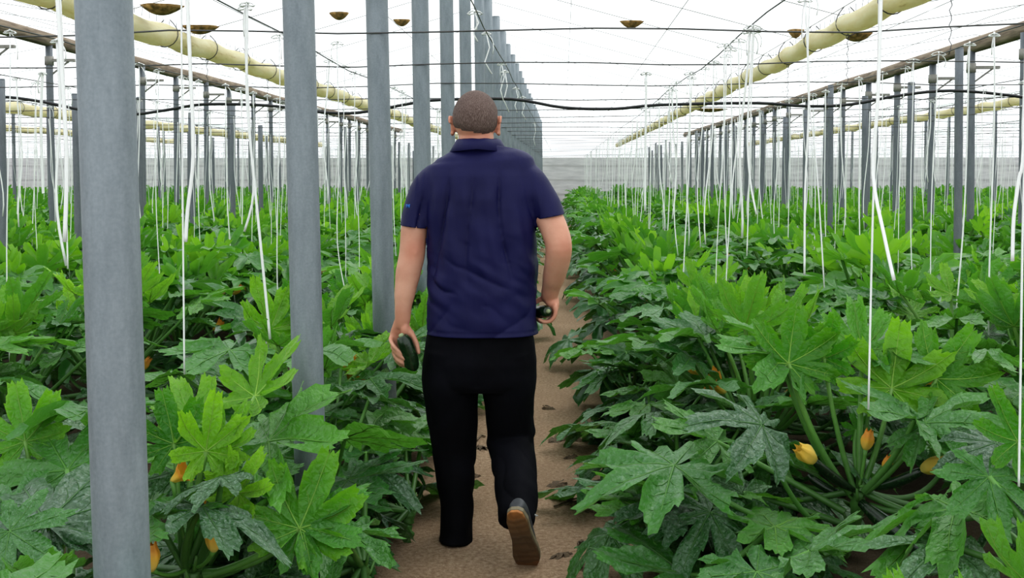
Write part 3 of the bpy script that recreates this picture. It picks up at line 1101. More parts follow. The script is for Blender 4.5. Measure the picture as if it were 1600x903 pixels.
lb = Vector((-1.05, 2.98, 0))
Cl = at(300, 893, 3.0)
near_plant(lb, 0, 43, 'zucchini plant between the two nearest grey poles with orange flowers and curled bright leaves', 17, .95, C=Cl - lb,
    skip=lambda p: in_path(p) or (p.y < 3.0 and p.z > .25) or p.x > -.72,
    leaves=[
        HL('young', [(320, 900, 3.0), (400, 880, 2.98)], (468, 826, 2.95), (530, 690, 3.08), (.1, -.8, .55), 1.15, 1),
        HL('mid', [(318, 895, 3.0), (420, 890, 2.98)], (472, 822, 2.96), (592, 742, 3.0), (-.1, -.6, .75), 1.0, 4),
        HL('mid', [(310, 885, 3.0), (360, 800, 3.05)], (420, 690, 3.15), (546, 668, 3.02), (-.05, -.5, .85), 1.25, 3),
        HL('young', [(290, 885, 3.0), (300, 790, 3.0)], (322, 705, 3.0), (332, 592, 3.05), (.55, -.7, .35), 1.0, 3),
        HL('young', [(296, 885, 3.0), (330, 790, 3.02)], (352, 702, 3.05), (408, 618, 3.1), (-.4, -.8, .4), 1.05, 4),
        HL('young', [(305, 885, 3.0), (350, 820, 2.98)], (372, 770, 2.97), (432, 690, 3.0), (-.1, -.85, .5), 1.05, 4),
        HL('young', [(285, 885, 3.02), (280, 780, 3.08)], (272, 694, 3.12), (256, 598, 3.2), (.05, -.85, .42), 1.2, 1),
        HL('old', [(310, 880, 2.98), (345, 800, 2.92)], (345, 745, 2.9), (232, 772, 2.78), (.1, -.02, 1), .6, 0),
        HL('old', [(290, 890, 2.98), (280, 850, 2.88)], (315, 792, 2.85), (478, 826, 2.74), (0, 0, 1), .5, 1),
        HL('old', [(330, 900, 3.1), (420, 890, 3.15)], (410, 800, 3.2), (480, 880, 3.1), (.2, -.75, .6), 1.0, 0),
        HL('mid', [(320, 880, 3.1), (380, 790, 3.3)], (400, 740, 3.3), (480, 720, 3.25), (0, -.5, .85), 1.0, 2),
    ],
    flowers=[(at(268, 752, 2.98), (.75, -.1, .55), .058, True), (at(334, 862, 2.9), (.02, .05, 1), .075, False), (at(236, 893, 2.8), (.0, .05, 1), .075, False), (at(318, 800, 3.1), (.3, 0, .8), .05, False)])
HERO.append((lb.x, lb.y, .6))

lb2 = Vector((-1.33, 2.62, 0))
near_plant(lb2, 0, 44, 'zucchini plant in the lower left corner beside the nearest thick pole', 15, .74,
    skip=lambda p: p.x > -.98 or p.z > .56 or p.y < 2.2,
    leaves=[
        HL('old', [(72, 900, 2.62), (75, 870, 2.6)], (72, 820, 2.6), (8, 700, 2.8), (.1, -.6, .8), 1.15, 1),
        HL('old', [(72, 900, 2.62), (78, 870, 2.6)], (78, 824, 2.6), (150, 740, 2.75), (-.1, -.6, .8), 1.1, 0),
        HL('mid', [(70, 900, 2.62), (40, 850, 2.65)], (20, 800, 2.7), (-40, 730, 2.8), (.1, -.6, .8), 1.1, 1),
        HL('mid', [(110, 900, 2.66), (110, 800, 2.8)], (105, 735, 2.9), (50, 640, 3.05), (.1, -.7, .6), 1.2, 2),
        HL('young', [(60, 900, 2.8), (55, 760, 2.95)], (40, 690, 3.0), (30, 590, 3.1), (.1, -.8, .5), 1.2, 1),
        HL('mid', [(40, 900, 2.6), (20, 850, 2.55)], (15, 830, 2.5), (100, 880, 2.45), (0, -.5, .8), 1.1, 0),
    ],
    flowers=[(at(104, 822, 2.66), (1, -.2, .1), .05, False)])
HERO.append((lb2.x, lb2.y, .6))

for bx, by, sd, lab in ((-.86, 3.92, 51, 'low leafy zucchini plant spilling onto the path just left of the walking man'),
                        (-.90, 5.25, 53, 'leafy zucchini plant behind the third grey pole, left of the man')):
    near_plant((bx, by, 0), .6, sd, lab, 30, .72 if sd == 51 else .9, skip=in_path, reach=.95, old=sd == 51,
               flowers=[(at(533, 572, 4.6), (.6, 0, .5), .075, False)] if sd == 51 else [(at(628, 590, 5.0), (.8, 0, .1), .07, False), (at(556, 690, 4.7), (.1, -.3, .5), .05, False)])
    HERO.append((bx, by, .45))

for bx, by, sd, h, lab, rz in ((-.66, 3.52, 61, .55, 'low dark zucchini plant at the foot of the second grey pole beside the path', .2),
                           (.44, 4.15, 62, .50, 'low zucchini plant at the right path edge beside the lifted shoe', 1.9),
                           (.42, 5.15, 63, .55, 'low zucchini plant at the right path edge just beyond the walking man', .9),
                           (.40, 6.2, 64, .6, 'third low zucchini plant along the right edge of the path', 2.9),
                           (-.64, 4.2, 66, .42, 'small low zucchini plant beside the standing left foot of the man', 3.3),
                           (-.64, 5.95, 67, .5, 'low zucchini plant left of the path seen between the legs of the man', 1.3),
                           (-.62, 7.2, 68, .5, 'low zucchini plant left of the path, second beyond the man', 5.3),
                           (.36, 3.3, 65, .42, 'low zucchini plant at the bottom edge right of the path', 4.0)):
    near_plant((bx, by, 0), rz, sd, lab, 26, h, skip=in_path, reach=.85, old=True)

stuff = MB()
n_ind = len(HERO) + 5
for (y, x, side, k, cnt) in spots:
    if any((x - hx) ** 2 + (y - hy) ** 2 < hr * hr for hx, hy, hr in HERO): continue
    sd = int(x * 977) * 31 + int(y * 613)
    rr = random.Random(sd)
    lab = plant_label(side, k, cnt)
    rz = rr.uniform(0, 6.28)
    if y < 6.4:
        fl = []
        for q in range(rr.choice((0, 1, 1, 2))):
            a = rr.uniform(0, 6.28)
            fl.append((Vector((x + .2 * math.cos(a), y + .2 * math.sin(a), rr.uniform(.3, .5))), (math.cos(a), math.sin(a), rr.uniform(.3, 1)), rr.uniform(.085, .115), rr.random() < .3))
        h = .84 if y < 3 else 1.0
        near_plant((x, y, 0), rz, sd, lab, 29 if k == 0 else 27, h, flowers=fl, skip=in_path, reach=1.12 if k == 0 else 1.0)
        n_ind += 1
    elif n_ind < 175:
        q = rr.randrange(6)
        root = empty('zucchini_plant', (x, y, 0), rz)
        tag(root, lab, 'plant', 'zucchini plants')
        root.scale = (1, 1, rr.uniform(.9, 1.08))
        link('foliage', MID[q][0], root); link('leaf_stalks', MID[q][1], root); link('flower', MID[q][2], root)
        n_ind += 1
    elif n_ind < 300:
        o = link('zucchini_plant', FAR_ME[rr.randrange(5)])
        o.location = (x, y, 0); o.rotation_euler = (0, 0, rz); o.scale = (1, 1, rr.uniform(.9, 1.08))
        tag(o, lab, 'plant', 'zucchini plants')
        n_ind += 1
    else:
        g = rr.choice(FAR)
        c, s_ = math.cos(rz), math.sin(rz)
        v = np.concatenate(g.v) @ np.array([[c, s_, 0], [-s_, c, 0], [0, 0, rr.uniform(.9, 1.08)]]) + np.array([x, y, 0])
        stuff.add(v, g.f, g.m, np.concatenate(g.t))
tag(stuff.build('zucchini_crop', [M['leaf'], M['stalk'], M['petal']]), 'mass of zucchini plants filling the rows far back toward the wall', 'crop', None, 'stuff')

# ------------------------------------------------------------------ white training twine
def twine(pts, r, label, grp, knot=True, ribbon=False):
    pts = [Vector(p) for p in pts]
    o0 = pts[0].copy()
    mb = MB()
    loc = [p - o0 for p in pts]
    mb.add(*tube_geo(loc, (r * 1.35, r * .45) if ribbon else r, 5, ref=(1, .3, 0)) if not ribbon else tube_geo(loc, [(r * 1.5, r * .4)] * len(loc), 6, ref=(.9, .4, 0)))
    o = mb.build('twine', M['twine'])
    o.location = o0
    if knot:
        mb = MB()
        s = random.uniform(.7, 1.2)
        for sg in (-1, 1):
            lp = [(sg * s * .035 * math.sin(t) ** 1 * (1 + .3 * math.cos(t)), .01 * math.sin(2 * t), -.004 + s * .022 * (1 - math.cos(t)) - .03 * s * math.sin(t / 2)) for t in np.linspace(0, 2 * PI, 10)]
            mb.add(*tube_geo(lp, r * .8, 4))
        e = Vector((random.uniform(-.04, .04), .01, -random.uniform(.07, .16)))
        mb.add(*tube_geo(bez((0, 0, .0), (e.x * 1.6, 0, e.z * .3), e, 5), r * .8, 4))
        mb.add(*tube_geo([(-.004, -.012, .002), (0, 0, .012), (.004, .012, .002)], r * 1.3, 4))
        mb.build('knot', M['twine'], o)
    return tag(o, label, 'string', grp)


def strand(x, y, zb, r2, loose):
    n = 12
    ph = r2.uniform(0, 9)
    sx, sy = r2.uniform(-.05, .05), r2.uniform(-.08, .08)
    top = Vector((x, y, WZ + .03))
    out = []
    for k in range(n + 1):
        t = k / n
        w = .012 * math.sin(t * 5 + ph) if not loose else .03 * t * math.sin(t * 6 + ph)
        out.append(top + Vector((sx * t + w, sy * t + .5 * w, (zb - top.z) * t)))
    return out


TW = 'white training strings over the crop'
# strings one can follow in the photograph: pixel/depth runs
cust = [
    ([(1375, -60, 3.1), (1371, 150, 3.1), (1364, 330, 3.1), (1357, 640, 3.1)], .0032, False, 'white string falling in front of the tall bright leaves at the right'),
    ([(1378, -60, 3.0), (1372, 150, 3.0), (1364, 270, 3.0), (1382, 370, 2.98), (1397, 438, 2.97)], .0042, True, 'broad white ribbon with a loose curling end at the right'),
    ([(1600, 215, 2.7), (1592, 280, 2.7), (1584, 340, 2.7), (1582, 408, 2.7)], .0042, True, 'short white ribbon hanging loose at the right edge'),
    ([(1612, 60, 2.7), (1600, 280, 2.7), (1594, 640, 2.7), (1592, 760, 2.7)], .0030, False, 'white string running down the right edge'),
    ([(1266, -10, 4.2), (1262, 130, 4.2), (1276, 260, 4.2), (1288, 450, 4.2)], .0030, False, 'white string bending outward left of the tall bright leaves'),
    ([(1258, 0, 4.4), (1264, 150, 4.4), (1258, 300, 4.4), (1257, 430, 4.4)], .0036, True, 'paired loose white string left of the tall bright leaves'),
    ([(1178, 58, 5.2), (1174, 150, 5.2), (1170, 300, 5.2), (1167, 400, 5.2)], .0032, False, 'white string hanging beside the right gutter'),
    ([(1176, 62, 5.1), (1168, 200, 5.1), (1172, 280, 5.1), (1182, 335, 5.1)], .0038, True, 'loose white ribbon beside the right gutter'),
    ([(1132, 86, 5.8), (1131, 200, 5.8), (1133, 330, 5.8), (1137, 420, 5.8)], .0032, False, 'white string between the path and the right gutter'),
    ([(1009, 190, 7.4), (1008, 260, 7.4), (1008, 330, 7.4)], .0058, True, 'short thick white ribbon just right of the path'),
    ([(283, -60, 3.5), (284, 150, 3.5), (286, 380, 3.5), (288, 585, 3.5)], .0032, False, 'straight white string between the two nearest grey poles'),
    ([(290, -60, 3.4), (297, 100, 3.4), (302, 240, 3.4), (293, 330, 3.4), (290, 378, 3.4)], .0040, True, 'loose white ribbon between the two nearest grey poles'),
    ([(386, 40, 4.3), (386, 160, 4.3), (398, 290, 4.3), (410, 410, 4.3), (422, 530, 4.3)], .0036, True, 'slanting white string left of the second grey pole'),
    ([(383, 60, 4.4), (390, 200, 4.4), (396, 300, 4.4), (382, 362, 4.4)], .0032, True, 'loose white string end left of the second grey pole'),
    ([(86, -60, 3.2), (96, 100, 3.2), (104, 250, 3.2), (101, 378, 3.2)], .0042, True, 'loose white ribbon left of the nearest grey pole'),
    ([(92, -60, 3.3), (101, 150, 3.3), (103, 300, 3.3), (106, 420, 3.3)], .0026, False, 'white string close behind the nearest grey pole'),
    ([(66, 118, 7.2), (64, 200, 7.2), (67, 290, 7.2), (68, 302, 7.2)], .0062, True, 'short thick white ribbon at the far left'),
    ([(527, 95, 5.6), (530, 240, 5.6), (527, 380, 5.6), (545, 480, 5.6)], .0028, False, 'white string between the second and third grey poles'),
]
n_tw = 0
for run, r, rib, lab in cust:
    P = [at(*p) for p in run]
    if P[0].z < WZ + .02: P.insert(0, Vector((P[0].x, P[0].y, WZ + .03)))
    twine(smooth_path(P, 4), r, lab, TW, knot=run[0][1] > -20, ribbon=rib)
    n_tw += 1
# bows on the wire along the central poles
for k, (px, py, Y, L) in enumerate(((742, 20, 6.1, .16), (760, 52, 7.0, .26), (784, 100, 8.8, .30), (789, 112, 9.2, .34), (806, 138, 11.2, .25), (817, 152, 12.6, .26), (835, 192, 19, .4))):
    p = at(px, py, Y)
    twine([p, p + Vector((.02, 0, -L * .35)), p + Vector((-.01, 0, -L * .7)), p + Vector((.015 + .02 * (k % 2), 0, -L))], .0045, 'white twine bow tied beside the central poles, %s from the front' % ordinal(k + 1), 'twine bows along the central poles', True)
    n_tw += 1

cand = []
r2 = random.Random(77)
for side, rows in (('right of the path', ROWS_R), ('left of the grey poles', ROWS_L)):
    for k, x in enumerate(rows):
        y, cnt = 2.6 + .4 * r2.random(), 0
        while y < Y1 - .5:
            a = pix((x, y, 1.5))
            if a and -30 < a[0] < 1630 and not (k == 0 and y < 5.0):
                cnt += 1
                cand.append((y, x + r2.uniform(-.06, .06), k, side, cnt))
            y += r2.uniform(.32, .48) if k < 5 else r2.uniform(.5, .7)
cand.sort()
far = MB()
for y, x, k, side, cnt in cand:
    if y < 5 and r2.random() < .35: continue
    loose = r2.random() < .33
    zb = r2.uniform(.75, 1.35) if loose else r2.uniform(.3, .7)
    pts = strand(x, y, zb, r2, loose)
    rad = r2.choice((.0028, .0034, .0045))
    if n_tw < 300:
        twine(pts, rad, 'white string over the %s row %s, %s from the front' % (ordinal(k + 1), side, ordinal(cnt)), TW, knot=n_tw < 130, ribbon=loose)
        n_tw += 1
    elif r2.random() < .75:
        far.add(*tube_geo(pts[::3], rad * 1.25, 3, cap=False))
tag(far.build('training_twine', M['twine']), 'curtain of white strings hanging over the far rows before the back wall', 'strings', None, 'stuff')

# ------------------------------------------------------------------ litter on the path
DRY = [leaf_geo(700 + q, 'old', 41, 4, False, tint=.3).mesh('dry_leaf', [M['dry']]) for q in range(4)]
r2 = random.Random(3)
k = 0
for px, py in ((880, 868), (905, 850), (893, 788), (925, 800), (870, 760), (905, 742), (955, 782), (868, 690), (752, 700), (893, 716), (860, 640), (935, 850), (700, 842), (745, 745), (912, 884)):
    g = CM @ Vector(((px - 800) / F, (451.5 - 107 - py) / F, -1.0))
    p = Vector((0, 0, CAM_Z)) + g * (-CAM_Z / g.z)
    o = link('dry_leaf', DRY[k % 4])
    s = r2.uniform(.05, .10)
    o.location = (p.x, p.y, .012)
    o.rotation_euler = (r2.uniform(-.5, .5), r2.uniform(-.4, .4), r2.uniform(0, 6.28))
    o.scale = (s * 1.3, s * .55, s * r2.uniform(.8, 1.4))
    k += 1
    tag(o, 'shrivelled brown leaf lying on the sandy path, number %d toward the back' % k if False else 'shrivelled brown leaf lying at the edge of the sandy path', 'dry leaf', 'dry leaves along the path')
for k, (a, b, lab) in enumerate((((866, 794), (918, 780), 'curved dry twig on the path right of the lifted shoe'), ((905, 768), (940, 752), 'short dark twig under the leaves at the right path edge'), ((745, 690), (758, 684), 'tiny dry stalk on the path between the legs'))):
    P = []
    for px, py in (a, ((a[0] + b[0]) / 2, (a[1] + b[1]) / 2 - 4), b):
        g = CM @ Vector(((px - 800) / F, (451.5 - 107 - py) / F, -1.0))
        q = Vector((0, 0, CAM_Z)) + g * (-CAM_Z / g.z); q.z = .008
        P.append(q)
    mb = MB(); mb.add(*tube_geo([p - P[0] for p in smooth_path(P, 5)], .005, 6))
    o = mb.build('dry_twig', M['twig']); o.location = P[0]
    tag(o, lab, 'twig', 'twigs on the path')

# ------------------------------------------------------------------ the man
def skin_mat():
    m = mat('skin', rough=.5, spec=.4)
    t = NT(m)
    v = t.coords('Object')
    n = t.noise(v, 9, 4); n2 = t.noise(v, 120, 3)
    c = t.ramp(n, [(.3, (.50, .245, .165)), (.55, (.60, .335, .235)), (.75, (.56, .26, .18))])
    c = t.mix(t.math('MULTIPLY', n2, .25), c, (.50, .22, .15))
    a = t.n('ShaderNodeAttribute', attribute_name='tint').outputs['Fac']
    c = t.mix(t.math('MULTIPLY', a, .55), c, (.56, .17, .10))
    t.l(c, t.p.inputs['Base Color'])
    t.bump(n2, .12, .003)
    t.p.inputs['Subsurface Weight'].default_value = .08
    t.p.inputs['Subsurface Radius'].default_value = (.01, .004, .002)
    return m
M['skin'] = skin_mat()


def cloth(name, col, col2, rough, weave=900, bumpn=.25, spec=.25):
    m = mat(name, rough=rough, spec=spec)
    t = NT(m)
    v = t.coords('Object')
    n = t.noise(v, 5, 4)
    f = t.noise(t.coords('Object', (1, 1, .3)), 16, 4)
    t.l(t.ramp(n, [(.3, col), (.7, col2)]), t.p.inputs['Base Color'])
    h = t.math('ADD', t.math('MULTIPLY', f, .9), t.math('MULTIPLY', t.noise(v, weave, 1), .1))
    t.bump(h, bumpn, .015)
    return m
M['polo'] = cloth('navy_polo', (.008, .008, .052), (.013, .013, .075), .50, bumpn=.30, spec=.20)
M['trouser'] = cloth('black_trouser', (.0030, .0030, .0045), (.006, .006, .0095), .8, bumpn=.35, spec=.10)
def hair_mat():
    m = mat('hair', rough=.75, spec=.2)
    t = NT(m)
    n = t.noise(t.coords('Object', (1, 1, .22)), 420, 2, .6)
    n2 = t.noise(t.coords('Object'), 13, 3)
    c = t.ramp(n, [(.32, (.070, .046, .040)), (.5, (.125, .088, .076)), (.68, (.23, .175, .155))])
    c = t.mix(t.math('MULTIPLY', n2, .35), c, (.10, .06, .05))
    t.l(c, t.p.inputs['Base Color'])
    t.bump(n, .25, .003)
    return m
M['hair'] = hair_mat()
M['shoe'] = noise_mat('grey_shoe', [(.3, (.035, .037, .042)), (.7, (.085, .09, .10))], 30, rough=.6)
M['lace'] = mat('pale_lace', (.62, .62, .60), .7)
def sole_mat():
    m = mat('gum_sole', rough=.7)
    t = NT(m)
    v = t.coords('Object')
    w = t.n('ShaderNodeTexWave', wave_type='RINGS', rings_direction='Z'); w.inputs['Scale'].default_value = 11; w.inputs['Distortion'].default_value = 7
    w.inputs['Detail'].default_value = 3
    t.l(v, w.inputs['Vector'])
    sx = t.n('ShaderNodeSeparateXYZ'); t.l(v, sx.inputs[0])
    n = t.noise(v, 22, 3)
    f = t.math('ADD', t.math('MULTIPLY', sx.outputs['Y'], 3.0), t.math('MULTIPLY', n, .25))
    c = t.ramp(f, [(.10, (.46, .19, .055)), (.26, (.19, .10, .04)), (.50, (.10, .062, .033)), (.85, (.12, .065, .03)), (1, (.26, .10, .03))])
    c = t.mix(t.math('MULTIPLY', w.outputs['Fac'], .22), c, (.045, .03, .018))
    t.l(c, t.p.inputs['Base Color'])
    t.bump(w.outputs['Fac'], .3, .004)
    return m
M['sole'] = sole_mat()
M['midsole'] = mat('pale_midsole', (.22, .185, .12), .7)
M['eye'] = mat('eye_white', (.75, .74, .72), .3)
M['logo'] = mat('blue_logo', (.05, .25, .75), .6)


def remesh(geos, voxel, it=4, name='tmp', fac=.5):
    mb = MB()
    for g in geos: mb.add(*g)
    me = bpy.data.meshes.new(name)
    me.from_pydata(np.concatenate(mb.v).tolist(), [], mb.f)
    o = bpy.data.objects.new(name, me)
    COL.objects.link(o)
    md = o.modifiers.new('r', 'REMESH'); md.mode = 'VOXEL'; md.voxel_size = voxel
    if it:
        ms = o.modifiers.new('s', 'SMOOTH'); ms.factor = fac; ms.iterations = it
    dg = bpy.context.evaluated_depsgraph_get()
    dg.update()
    out = bpy.data.meshes.new_from_object(o.evaluated_get(dg))
    bpy.data.objects.remove(o); bpy.data.meshes.remove(me)
    out.polygons.foreach_set('use_smooth', [True] * len(out.polygons))
    return out


def ring_loft(rows, ref=(1, 0, 0), power=2.0, sides=28, sub=3):
    """rows: (px, py, Y, half width px, half depth m)"""
    pts = [at(r[0], r[1], r[2]) for r in rows]
    rad = [(r[3] / F * r[2], r[4]) for r in rows]
    return tube_geo(smooth_path(pts, sub), interp_list(rad, sub), sides, ref=ref, power=power)


YB = 4.18
man = empty('person', at(750, 860, YB) * 1.0)
man.location.z = 0
tag(man, 'man in navy polo shirt and black trousers walking away down the path', 'person')
MW = Matrix.Translation(man.location)


def attach(o):
    o.parent = man
    o.matrix_parent_inverse = MW.inverted()
    return o


def shift_to(me, org):
    me.transform(Matrix.Translation(-Vector(org)))


def zt(pts, sc, ox, oy, Y):
    return [at(ox + a / sc, oy + b / sc, Y + c) for a, b, c in pts]


# ---- body: head, neck, arms with hands, torso and legs in one surface
G = []
hc = at(743, 186, 4.21)            # head centre
G.append(ell_geo(hc, (.083, .100, .104), None, 28, 20))
G.append(ell_geo(hc + Vector((0, -.025, -.005)), (.079, .085, .088), None, 28, 20))
G.append(ell_geo(hc + Vector((.0, .045, -.072)), (.060, .058, .066), None, 24, 16))      # jaw
G.append(ell_geo(hc + Vector((0, .075, -.115)), (.028, .026, .020)))                    # chin
G.append(ell_geo(hc + Vector((0, .082, .022)), (.062, .022, .020)))                     # brow
G.append(tube_geo([hc + Vector((0, .092, .012)), hc + Vector((0, .108, -.018)), hc + Vector((0, .118, -.040))], [.010, .013, .017], 10))   # nose
for sg in (-1, 1):
    G.append(ell_geo(hc + Vector((sg * .012, .108, -.043)), (.010, .010, .008)))
    G.append(ell_geo(hc + Vector((sg * .047, .075, -.030)), (.024, .022, .020)))        # cheek
    G.append(ell_geo(hc + Vector((0, .098, -.070 - sg * .005)), (.026, .010, .006)))    # lips
    # ear: rim, lobe
    ea = hc + Vector((sg * .087, -.004, -.024))
    rim = [ea + Vector((sg * (.006 + .006 * math.sin(t)), -.004 + .022 * math.cos(t + .4), .033 * math.sin(t + .4))) for t in np.linspace(-2.4, 2.6, 13)]
    G.append(tube_geo(rim, [.0065] * 12 + [.006], 8))
    G.append(ell_geo(ea + Vector((sg * .001, .002, 0)), (.009, .021, .034)))
    G.append(ell_geo(ea + Vector((sg * .003, .005, -.031)), (.008, .011, .012)))
# neck with its two muscles at the nape
G.append(tube_geo([at(744, 262, 4.17), at(744, 238, 4.18), at(744, 215, 4.19), hc + Vector((0, .0, -.04))], [(.082, .075), (.073, .068), (.068, .066), (.066, .072)], 20, ref=(1, 0, 0)))
G.append(ring_loft([(748, 240, 4.18, 44, .06), (750, 268, 4.18, 66, .08), (752, 330, 4.18, 74, .11), (752, 430, 4.18, 72, .11), (750, 530, 4.18, 74, .11), (750, 575, 4.18, 70, .11)], sub=2))
# arms
G.append(ring_loft([(688, 296, 4.185, 22, .055), (664, 322, 4.18, 21, .054), (649, 352, 4.165, 21.5, .053), (645, 385, 4.15, 20.5, .048), (643, 402, 4.145, 20.5, .046), (638, 425, 4.135, 20, .045), (633, 455, 4.12, 17, .038), (630, 480, 4.11, 13.5, .030), (629, 500, 4.105, 12.5, .024), (627, 512, 4.108, 10, .019)]))
G.append(ell_geo(at(647, 396, 4.118), (.022, .018, .024)))      # elbow point
G.append(ring_loft([(812, 292, 4.185, 22, .055), (842, 316, 4.17, 21, .054), (860, 345, 4.14, 22, .054), (870, 370, 4.11, 21.5, .052), (873, 388, 4.10, 21, .050), (871, 408, 4.12, 20, .047), (866, 430, 4.155, 18, .042), (861, 450, 4.19, 14.5, .032), (858, 466, 4.215, 13, .026)]))
G.append(ell_geo(at(878, 386, 4.078), (.022, .020, .024)))
# left hand, palm turned back, curled round a zucchini
LH = lambda pts: zt(pts, 5.64, 580, 440, 4.10)
G.append(tube_geo(LH([(275, 330, .01), (262, 400, .016), (245, 470, .022), (232, 540, .026), (232, 580, .026)]), [(.029, .021), (.034, .019), (.037, .016), (.033, .014), (.020, .010)], 14, ref=(1, .1, 0)))
G.append(ell_geo(LH([(300, 430, -.004)])[0], (.017, .019, .030)))   # thumb mount
for pts in ([(215, 440, .02), (172, 505, .004), (205, 575, -.034), (270, 628, -.044)],
            [(222, 480, .022), (187, 570, .002), (238, 640, -.038), (318, 690, -.044)],
            [(230, 520, .026), (200, 625, .004), (242, 695, -.034), (296, 728, -.036)],
            [(236, 550, .028), (214, 665, .008), (252, 725, -.022), (300, 745, -.022)]):
    P = smooth_path(LH(pts), 4)
    n_ = len(P)
    G.append(tube_geo(P, [.0100 - .0024 * q / (n_ - 1) + (.0008 if q in (4, 8) else 0) for q in range(n_)], 10))
    G.append(ell_geo(P[-1], (.0076,) * 3, None, 10, 8))
P = smooth_path(LH([(300, 390, .006), (352, 455, -.004), (396, 540, -.012), (418, 625, -.016)]), 4)
G.append(tube_geo(P, [.014, .014, .0135, .013, .0125, .012, .0115, .0112, .011, .0105, .010, .0095, .0088], 10))
G.append(ell_geo(P[-1], (.0088,) * 3, None, 10, 8))
# right hand gripping a zucchini by its end, fist turned inward
RH = lambda pts: zt(pts, 6.45, 800, 400, 4.20)
G.append(tube_geo(RH([(385, 400, .01), (395, 440, .012), (420, 490, .014), (432, 550, .016)]), [(.028, .024), (.031, .026), (.024, .036), (.016, .036)], 14, ref=(1, 0, 0)))
for q in range(4):
    P = smooth_path(RH([(425 - q * 6, 490, -.022 + .02 * q), (440 - q * 8, 575, -.024 + .02 * q), (395 - q * 10, 648, -.022 + .02 * q), (330 - q * 10, 664, -.022 + .02 * q), (275 - q * 6, 640, -.022 + .02 * q)]), 3)
    n_ = len(P)
    G.append(tube_geo(P, [.0102 - .0022 * k / (n_ - 1) for k in range(n_)], 10))
    G.append(ell_geo(P[-1], (.0080,) * 3, None, 10, 8))
P = smooth_path(RH([(372, 425, .012), (318, 428, .018), (272, 442, .028), (238, 470, .03)]), 4)
G.append(tube_geo(P, [.0135 - .004 * k / (len(P) - 1) for k in range(len(P))], 10))
G.append(ell_geo(P[-1], (.0095,) * 3, None, 10, 8))
# legs inside the trousers
def leg_rows(rows, sub=3): return ring_loft(rows, sub=sub, sides=20)
G.append(leg_rows([(712, 560, 4.18, 33, .09), (708, 640, 4.2, 31, .078), (710, 705, 4.23, 26, .06), (712, 760, 4.2, 24, .058), (714, 815, 4.18, 19, .045), (714, 848, 4.18, 15, .038)]))
G.append(leg_rows([(790, 560, 4.18, 33, .09), (795, 640, 4.22, 30, .078), (799, 695, 4.26, 25, .06), (804, 745, 4.12, 24, .058), (808, 785, 3.99, 19, .045), (807, 806, 3.93, 15, .038)]))
body = remesh(G, .0052, 3)
# redder skin at ears, nape, elbows and knuckles
a = body.attributes.new('tint', 'FLOAT', 'POINT')
co = np.empty(len(body.vertices) * 3); body.vertices.foreach_get('co', co); co = co.reshape(-1, 3)
tn = np.zeros(len(co))
for c, r, s in ((hc + Vector((-.09, 0, -.022)), .045, 1), (hc + Vector((.09, 0, -.022)), .045, 1), (hc + Vector((0, -.08, -.09)), .09, .55), (at(647, 392, 4.1), .045, .7), (at(884, 386, 4.06), .05, .6), (at(628, 520, 4.1), .06, .45), (at(858, 480, 4.2), .06, .7)):
    tn = np.maximum(tn, s * np.exp(-((co - np.array(c)) ** 2).sum(1) / r ** 2))
a.data.foreach_set('value', tn.astype(np.float32))
body.materials.append(M['skin'])
body.name = 'body'
attach(link('body', body))
# eyes
for sg in (-1, 1):
    mb = MB(); mb.add(*ell_geo(hc + Vector((sg * .030, .086, .004)), (.012, .012, .011), None, 14, 10))
    attach(mb.build('eye', M['eye']))
# ---- hair: a close cropped cap with a soft hairline
V, Fc = [], []
nu, nv = 72, 40
keep = set()
for j in range(nv + 1):
    ph = PI * j / nv
    for i in range(nu):
        th = 2 * PI * i / nu
        dx, dy, dz = math.sin(ph) * math.cos(th), math.sin(ph) * math.sin(th), math.cos(ph)
        # union of the two skull ellipsoids, seen from the head centre
        d = Vector((dx, dy, dz))
        r1 = 1 / math.sqrt((dx / .083) ** 2 + (dy / .100) ** 2 + (dz / .104) ** 2)
        c2 = Vector((0, -.025, -.005)); iv = Vector((dx / .079, dy / .085, dz / .088)); cv = Vector((0, c2.y / .085, c2.z / .088))
        A, B, C_ = iv.dot(iv), -2 * iv.dot(cv), cv.dot(cv) - 1
        r2_ = (-B + math.sqrt(max(0, B * B - 4 * A * C_))) / (2 * A)
        back = -dy
        line = -.043 - .022 * max(0, back) ** 2 + (.010 * math.sin(th * 2)) if back > -.2 else .058 + .02 * abs(dx)
        if -.2 < dy < .35 and abs(dx) > .6: line = .004 + (.0 if dy > 0 else .04 * dy) * 1
        rad = max(r1, r2_)
        z = dz * rad
        jag = .006 * mnoise.noise(Vector((th * 9, 0, 0))) + .004 * mnoise.noise(Vector((th * 31, 1, 0)))
        lift = .0075 * min(1, max(0, (z - line + .004) / .03)) + .0012 * mnoise.noise(d * 28) - .001
        V.append(hc + d * (rad + lift))
        if z > line + jag: keep.add(len(V) - 1)
for j in range(nv):
    for i in range(nu):
        f = (j * nu + i, (j + 1) * nu + i, (j + 1) * nu + (i + 1) % nu, j * nu + (i + 1) % nu)
        if all(q in keep for q in f): Fc.append(f)
mb = MB(); mb.add(V, Fc)
attach(mb.build('hair', M['hair']))


# ---- polo shirt
def crease(t):
    """narrow valleys between rounded pleats, t in radians"""
    q = abs(math.sin(t))
    return q ** .55 - .75


